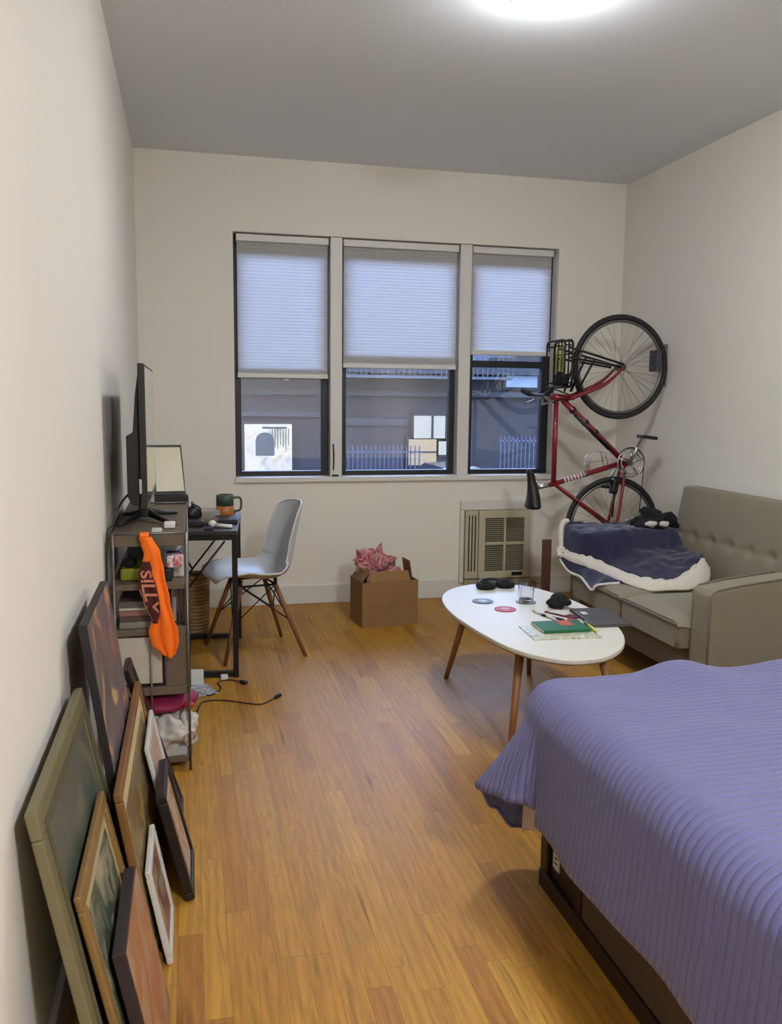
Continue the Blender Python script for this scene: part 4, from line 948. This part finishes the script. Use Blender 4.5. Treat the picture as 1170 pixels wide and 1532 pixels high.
# floor stuff
T_ = item('magazine', .27, .37, 3.80, 3.98, .0005, .006, art_material('floor_magazine', [(40, 44, 60), (200, 200, 206), (90, 94, 110), (230, 230, 232)], 24, 6), 'black and white magazine on the floor behind the shelf unit', 'magazine', .001, .35)
item('white_box', .275, .335, 3.94, 4.02, .006, .06, M['trim'], 'small white box on the floor at the foot of the desk', 'box', .004)
def cord(name, pts, label, plug, r=.003, extra=None):
    o = thing(name, pts[0], label, 'cable')
    P_ = catmull(pts, 8)
    MB().tube(P_, r, 6).build('wire', M['cable'], o, smooth=True)
    a, b = P_[-2], P_[-1]; dr = (b-a).normalized()
    MB().tube([b, b+dr*.012, b+dr*.045], [.005, .010, .009], 8).build('plug', M['blackplastic'], o, smooth=True)
    return o
cord('power_cord', [(.30, 3.60, .004), (.33, 3.72, .004), (.42, 3.72, .004), (.52, 3.66, .004), (.58, 3.64, .004), (.64, 3.70, .006)], 'thin brown cable crossing the floor in front of the desk, its plug to the right', True)
cord('power_cord', [(.30, 3.85, .004), (.36, 3.80, .004), (.41, 3.88, .004), (.40, 3.97, .004), (.45, 4.0, .004), (.50, 3.955, .008)], 'coiled black power cord on the floor at the foot of the desk', True)
item('white_adapter', .415, .45, 4.0, 4.04, .0005, .022, M['trim'], 'white power adapter on the floor between the desk legs', 'adapter', .004)
# wicker basket
wk = thing('wicker_basket', (.285, 4.82, 0), 'brown wicker basket on the floor under the desk', 'basket')
wm = mat('wicker', (176, 140, 92), .7, var=.35, scale=60, bump=.6, bscale=120)
q = MB()
for k in range(16):
    r = .072+.010*k/15
    q.tube([Vector((.30+r*cs(2*PI*a_/24), 4.86+r*sn(2*PI*a_/24), .012+k*.0205)) for a_ in range(24)], .0105, 6, True)
q.lathe([(.001, .002), (.075, .002), (.075, .010), (.001, .010)], Matrix.Translation((.30, 4.86, 0)), 24)
q.build('woven_body', wm, wk, smooth=True)
MB().tube([Vector((.30+.083*cs(2*PI*a_/24), 4.86+.083*sn(2*PI*a_/24), .342)) for a_ in range(24)], .012, 8, True).build('rim', wm, wk, smooth=True)

# ------------------------------------------------------------------ picture frames leaning at the left wall
def picture(name, label, y0, y1, xb, xt, ht, th, fw_, mf, ma, mat_w=0, mm=None, inner=None, mside=None, z0=0, depth_in=.006, cat='picture frame', name_art='artwork'):
    """frame whose BACK lower edge is at xb and back upper edge at (xt, ht)"""
    o = thing(name, (xb, (y0+y1)/2, z0), label, cat)
    up = Vector((xt-xb, 0, ht-z0)); Lh = up.length; up.normalize(); ax = Vector((0, 1, 0)); nrm = up.cross(Vector((0, -1, 0))).normalized()
    if nrm.x < 0: nrm = -nrm
    lift = max(0, -nrm.z*th)
    org = Vector((xb, y0, z0+lift))
    T = Matrix(((nrm.x, 0, up.x, org.x), (nrm.y, 1, up.y, org.y), (nrm.z, 0, up.z, org.z), (0, 0, 0, 1)))  # local: x=normal, y=along, z=up
    w = y1-y0
    if fw_ > 0:
        for a in ((0, w, 0, fw_), (0, w, Lh-fw_, Lh), (0, fw_, fw_, Lh-fw_), (w-fw_, w, fw_, Lh-fw_)):
            b = MB().box(0, th, a[0], a[1], a[2], a[3], T); b.build('frame_rail', mf, o, bevel=min(.004, fw_*.2))
        if inner is not None:
            f2 = fw_*.35
            b = MB()
            for a in ((fw_-f2, w-fw_+f2, fw_-f2, fw_), (fw_-f2, w-fw_+f2, Lh-fw_, Lh-fw_+f2), (fw_-f2, fw_, fw_, Lh-fw_), (w-fw_, w-fw_+f2, fw_, Lh-fw_)):
                b.box(th, th+.003, a[0], a[1], a[2], a[3], T)
            b.build('inner_lip', inner, o)
    else:
        MB().box(0, th-.001, 0, w, 0, Lh, T).build('stretcher', mside or mf, o, bevel=.002)
        MB().box(th-.001, th+.0005, .004, w-.004, .004, Lh-.004, T).build(name_art, ma, o); return o
    if mat_w > 0:
        MB().box(th*.3, th-depth_in-.002, fw_, w-fw_, fw_, Lh-fw_, T).build('mount_board', mm, o)
        MB().box(th*.3, th-depth_in, fw_+mat_w, w-fw_-mat_w, fw_+mat_w, Lh-fw_-mat_w, T).build(name_art, ma, o)
    else:
        MB().box(th*.3, th-depth_in, fw_, w-fw_, fw_, Lh-fw_, T).build(name_art, ma, o)
    return o
olive = mat('olive_gold_frame', (124, 117, 84), .45, var=.12, scale=30, stretch=(1, .2, 1))
gold = mat('antique_gold_frame', (150, 116, 66), .4, var=.1, scale=30)
goldside = mat('dark_gold_side', (92, 80, 70), .5)
A1 = art_material('flower_painting', [(76, 72, 76), (94, 88, 92), (86, 82, 88), (102, 96, 100), (108, 102, 102), (186, 128, 84), (182, 172, 122)], 9, 1)
A2 = art_material('grey_green_painting', [(92, 98, 84), (70, 78, 68), (110, 112, 94)], 5, 2)
A3 = art_material('green_print', [(96, 104, 84), (50, 62, 50), (150, 148, 120)], 14, 3)
A4 = art_material('orange_beige_painting', [(150, 116, 90), (160, 98, 58), (166, 134, 108), (136, 84, 64)], 8, 4)
A5 = art_material('brown_print', [(170, 140, 80), (110, 92, 60), (140, 120, 80)], 12, 5)
A6 = art_material('pink_grey_print', [(184, 170, 160), (170, 138, 122), (190, 182, 174)], 9, 6)
A7 = art_material('red_green_print', [(88, 96, 66), (120, 52, 44), (150, 142, 118), (78, 90, 68)], 12, 7)
A8 = art_material('orange_figures_print', [(180, 164, 134), (150, 92, 50), (186, 172, 146), (128, 74, 44)], 16, 8)
picture('canvas_painting', 'tall dark canvas painting with orange flowers, farthest back against the left wall', 2.0, 2.50, .168-.02, .036, .815, .020, 0, M['bedwood'], A1, mside=mat('black_canvas_side', (38, 36, 38), .6), name_art='painted_face')
picture('picture_frame', 'large olive-gold picture frame leaning on the left wall, nearest the camera', 1.38, 1.995, .150, .022, .672, .020, .05, olive, A2, inner=mat('dark_olive_lip', (100, 94, 70), .5))
picture('picture_frame', 'gold picture frame with cream mount, in front of the large olive-gold one', 1.44, 1.855, .185, .082, .485, .014, .03, gold, A3, .03, mat('tan_mount', (196, 176, 128), .7), mside=goldside)
picture('picture_frame', 'black framed orange and beige painting, low in front of the gold frame', 1.50, 1.80, .201, .136, .33, .026, .0, M['bedwood'], A4, mside=mat('dark_brown_edge', (58, 48, 50), .5), name_art='painted_face')
brn = mat('warm_brown_frame', (140, 98, 52), .45, var=.15, scale=14, stretch=(1, .3, 1))
picture('picture_frame', 'wide brown wooden picture frame with cream mount, leaning mid row', 1.86, 2.64, .190, .112, .47, .018, .022, brn, A5, .05, mat('cream_mount', (226, 204, 150), .7))
picture('picture_frame', 'dark framed picture with a blank grey face, farthest along the left wall', 2.655, 2.785, .232, .075, .50, .020, .025, M['bedwood'], mat('dark_grey_green_face', (66, 68, 60), .5))
wf = mat('white_picture_frame', (228, 224, 216), .4)
picture('picture_frame', 'white picture frame with a pink print, behind the small black frame', 2.34, 2.65, .234, .152, .372, .012, .025, wf, A6)
picture('picture_frame', 'small white picture frame with a red and green print, leaning on the wide brown frame', 1.93, 2.165, .216, .170, .24, .014, .018, wf, A7)
picture('picture_frame', 'small black picture frame with an orange print, frontmost at the left wall', 2.185, 2.43, .258, .186, .30, .026, .022, mat('black_picture_frame', (34, 27, 25), .4), A8, .012, M['paper'])

# ------------------------------------------------------------------ bed
bd = thing('bed', (2.2, 1.3, 0), 'bed on a low dark brown base along the right wall, covered by the purple quilt', 'bed')
bx0, bx1, by0, by1 = 1.215, 3.19, .52, 2.07
q = MB().box(bx0, bx1, by0, by1, 0, .05)
q.build('base_board', M['bedwood'], bd, bevel=.004)
MB().box(bx0+.004, bx0+.03, by1-.045, by1, .0505, .235).build('post', M['bedwood'], bd, bevel=.003)
MB().box(bx0+.004, bx0+.03, by1-.248, by1-.214, .0505, .235).build('post', M['bedwood'], bd, bevel=.003)
MB().box(bx0+.004, bx1, by0, by1, .2355, .262).build('top_rail', M['bedwood'], bd, bevel=.003)
MB().box(bx0+.016, bx0+.03, by1-.214, by1-.045, .0505, .235).build('end_panel', mat('black_brown_panel', (40, 30, 28), .4), bd)
MB().box(bx0+.010, bx0+.03, by0, by1-.248, .0505, .235).build('side_panel', M['bedpanel'], bd)
MB().box(bx0+.03, bx1, by1-.03, by1, .0505, .235).build('end_panel', M['bedwood'], bd)
lb_ = MB().box(bx0+.0135, bx0+.016, by1-.10, by1-.062, .085, .15).build('sticker', M['paper'], bd)
q = MB()
for k in range(3): q.box(bx0+.013, bx0+.0135, by1-.09, by1-.072, .10+k*.014, .105+k*.014)
q.build('sticker_print', M['blackplastic'], lb_)
mt = cushion(1.215, 3.19, .53, 2.085, .262, .565, 'mattress', M['sheet'], bd, puff=.004)
# hanging sheet corner
def shf(u, v):
    # u along: from the left side, around the corner, to the foot side; v down
    P = [(1.178, 1.80), (1.172, 1.90), (1.166, 2.03), (1.180, 2.10), (1.24, 2.125), (1.40, 2.125)]
    P = crv([(a, b, 0) for a, b in P]); p = P(u)
    zb = lerpk([(0, .262), (.2, .248), (.4, .185), (.55, .15), (.8, .15), (1, .2)], u)
    p.z = .42+(zb-.42)*v; p.x += .004*sn(u*22)*v; return p
MB().grid(shf, 40, 16).build('sheet_corner', M['sheet'], bd, smooth=True, solid=.003)

# quilt
ql = thing('quilt', (2.2, 1.3, .58), 'periwinkle purple quilt with stitched ridges draped over the bed', 'quilt')
OX, OY, ZT = 1.29, 1.90, .592
def edge_d(dx, dy): return (abs(dx/.152)**3+abs(dy/.232)**3)**(-1/3)
def zt_(x, y):
    z = ZT+.010*fbm(x, y, 0, 2.2)+.004*fbm(x, y, 4, 6)
    z += .028*math.exp(-((x-1.60)/.09)**2-((y-2.02)/.10)**2)*1
    z -= .012*math.exp(-((x-1.78)/.10)**2-((y-2.05)/.12)**2)
    z += .010*math.exp(-((x-2.1)/.16)**2)*min(1, max(0, (y-1.2)))
    return z
hemk = [(0, .160, .264), (2, .152, .30), (8, .175, .312), (20, .235, .306), (41, .325, .288), (56, .318, .19), (69, .30, .115), (80, .268, .11), (90, .25, .12)]
def hem(deg):
    r = lerpk([(a, b) for a, b, c in hemk], deg); z = lerpk([(a, c) for a, b, c in hemk], deg); return r, z
rings = []      # (inner x, inner y, dirx, diry, r_hem, z_hem, s)
ys_ = [.50+(OY-.50)*i/90 for i in range(90)]
for y in ys_: 
    zz = .276-.012*max(0, min(1, (y-1.2)/.7))
    rings.append((OX, y, -1, 0, .165+.006*sn(y*9)+.004*sn(y*23), zz+.004*sn(y*14), 'a'))
for k in range(0, 41):
    dg = 90*k/40; r, z = hem(dg); rings.append((OX, OY, -cs(math.radians(dg)), sn(math.radians(dg)), r, z, 'f'))
nx = 70
for i in range(1, nx+1):
    x = OX+(3.2-OX)*i/nx; rings.append((x, OY, 0, 1, .25, .12, 'c'))
NP = 26
qm = MB(); uvs = []
for (ix, iy, dx, dy, r, zh, kd) in rings:
    zt0 = zt_(ix, iy); rc = .085
    flatl = max(0.0, edge_d(dx, dy)-rc-.008)
    dist = 0; last = None
    for j in range(NP+1):
        t = j/NP
        if t < .18: h = flatl*t/.18; z = zt_(ix+dx*h, iy+dy*h)
        elif t < .55:
            a = (t-.18)/.37*PI/2; h = flatl+rc*sn(a); z = zt_(ix+dx*flatl, iy+dy*flatl)-rc*(1-cs(a))
        else:
            f_ = (t-.55)/.45; h0 = flatl+rc; z0 = zt_(ix, iy)-rc
            h = h0+(r-h0)*f_**1.1; z = z0+(zh-z0)*f_
            if kd == 'a': h += .004*sn(iy*17)*f_
        p = Vector((ix+dx*h, iy+dy*h, z))
        if last is not None: dist += (p-last).length
        last = p
        qm.v.append(tuple(p))
        # ridges run along x over the top and down the left side
        uvs.append((iy+dist*max(0, dy) if kd != 'a' else iy, ix+dist*dx))
nr = len(rings)
for i in range(nr-1):
    for j in range(NP):
        a = i*(NP+1)+j; qm.f.append((a, a+NP+1, a+NP+2, a+1)) ; qm.mi.append(0)
o0 = len(qm.v)
gx, gy = nx, 90
for i in range(gx+1):
    for j in range(gy+1):
        x = OX+(3.2-OX)*i/gx; y = .50+(OY-.50)*j/gy
        qm.v.append((x, y, zt_(x, y))); uvs.append((y, x))
for i in range(gx):
    for j in range(gy):
        a = o0+i*(gy+1)+j; qm.f.append((a, a+gy+1, a+gy+2, a+1)); qm.mi.append(0)
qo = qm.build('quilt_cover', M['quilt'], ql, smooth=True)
ul = qo.data.uv_layers.new(name='UVMap')
for lp_ in qo.data.loops: ul.data[lp_.index].uv = uvs[lp_.vertex_index]
w_ = qo.modifiers.new('weld', 'WELD'); w_.merge_threshold = .0005
s_ = qo.modifiers.new('solid', 'SOLIDIFY'); s_.thickness = .008; s_.offset = 1
hm = [qm.v[i*(NP+1)+NP] for i in range(nr)]
MB().tube([Vector(p)+Vector((0, 0, .002)) for p in hm], .0055, 6).build('hem_binding', mat('quilt_binding', (104, 104, 160), .85), ql, smooth=True)

GROUPS = {'picture_frame': 'picture frames leaning on the left wall', 'coaster': 'round coasters on the coffee table', 'packet': 'packets on the upper shelf',
          'pen': 'pens on the coffee table', 'white_adapter': 'small white adapters', 'power_cord': 'cables on the floor by the desk', 'ceiling_light': 'domed ceiling lights',
          'headphones': 'pairs of black headphones'}
for o in list(C.objects):
    if o.parent is None and o.name.split('.')[0] in GROUPS and 'label' in o: o['group'] = GROUPS[o.name.split('.')[0]]
    if o.parent is None and o.name.split('.')[0] in ('book', 'magazine') and 'label' in o and o.location.z > .5: o['group'] = 'books and magazines on the middle shelf'
# ------------------------------------------------------------------ light and camera
wd = bpy.data.worlds.new('sky'); bpy.context.scene.world = wd; wd.use_nodes = True
nt = wd.node_tree; bgd = nt.nodes['Background']
tc = nt.nodes.new('ShaderNodeTexCoord'); sp_ = nt.nodes.new('ShaderNodeSeparateXYZ'); nt.links.new(tc.outputs['Generated'], sp_.inputs[0])
r_ = nt.nodes.new('ShaderNodeValToRGB'); nt.links.new(sp_.outputs['Z'], r_.inputs[0])
r_.color_ramp.elements[0].position = 0; r_.color_ramp.elements[0].color = (.50, .62, .95, 1)
r_.color_ramp.elements[1].position = .7; r_.color_ramp.elements[1].color = (.42, .58, 1.0, 1)
nt.links.new(r_.outputs[0], bgd.inputs['Color']); bgd.inputs['Strength'].default_value = 2.75

cam = bpy.data.cameras.new('camera'); co = bpy.data.objects.new('camera', cam); C.objects.link(co)
pitch, yaw, roll = .12979, .23264, .010487
c, s = cs(yaw), sn(yaw); F = Vector((s, c, 0)); R = Vector((c, -s, 0)); U = Vector((0, 0, 1))
F2 = F*cs(pitch)-U*sn(pitch); U2 = U*cs(pitch)+F*sn(pitch)
R3 = R*cs(roll)+U2*sn(roll); U3 = U2*cs(roll)-R*sn(roll)
Mx = Matrix((R3, U3, -F2)).transposed().to_4x4(); Mx.translation = Vector((.29141, 0, 1.33235)); co.matrix_world = Mx
cam.sensor_fit = 'VERTICAL'; cam.sensor_height = 36; cam.lens = 36*1275.53/1532; cam.clip_start = .02
sc = bpy.context.scene; sc.camera = co
sc.view_settings.view_transform = 'Standard'; sc.view_settings.look = 'None'; sc.view_settings.gamma = 1; sc.view_settings.exposure = 2.27
sc.view_settings.use_curve_mapping = False
try:
    sc.cycles.use_denoising = True; sc.cycles.max_bounces = 7; sc.cycles.transparent_max_bounces = 16
    sc.cycles.sample_clamp_indirect = 6; sc.cycles.caustics_reflective = False; sc.cycles.caustics_refractive = False
except Exception: pass
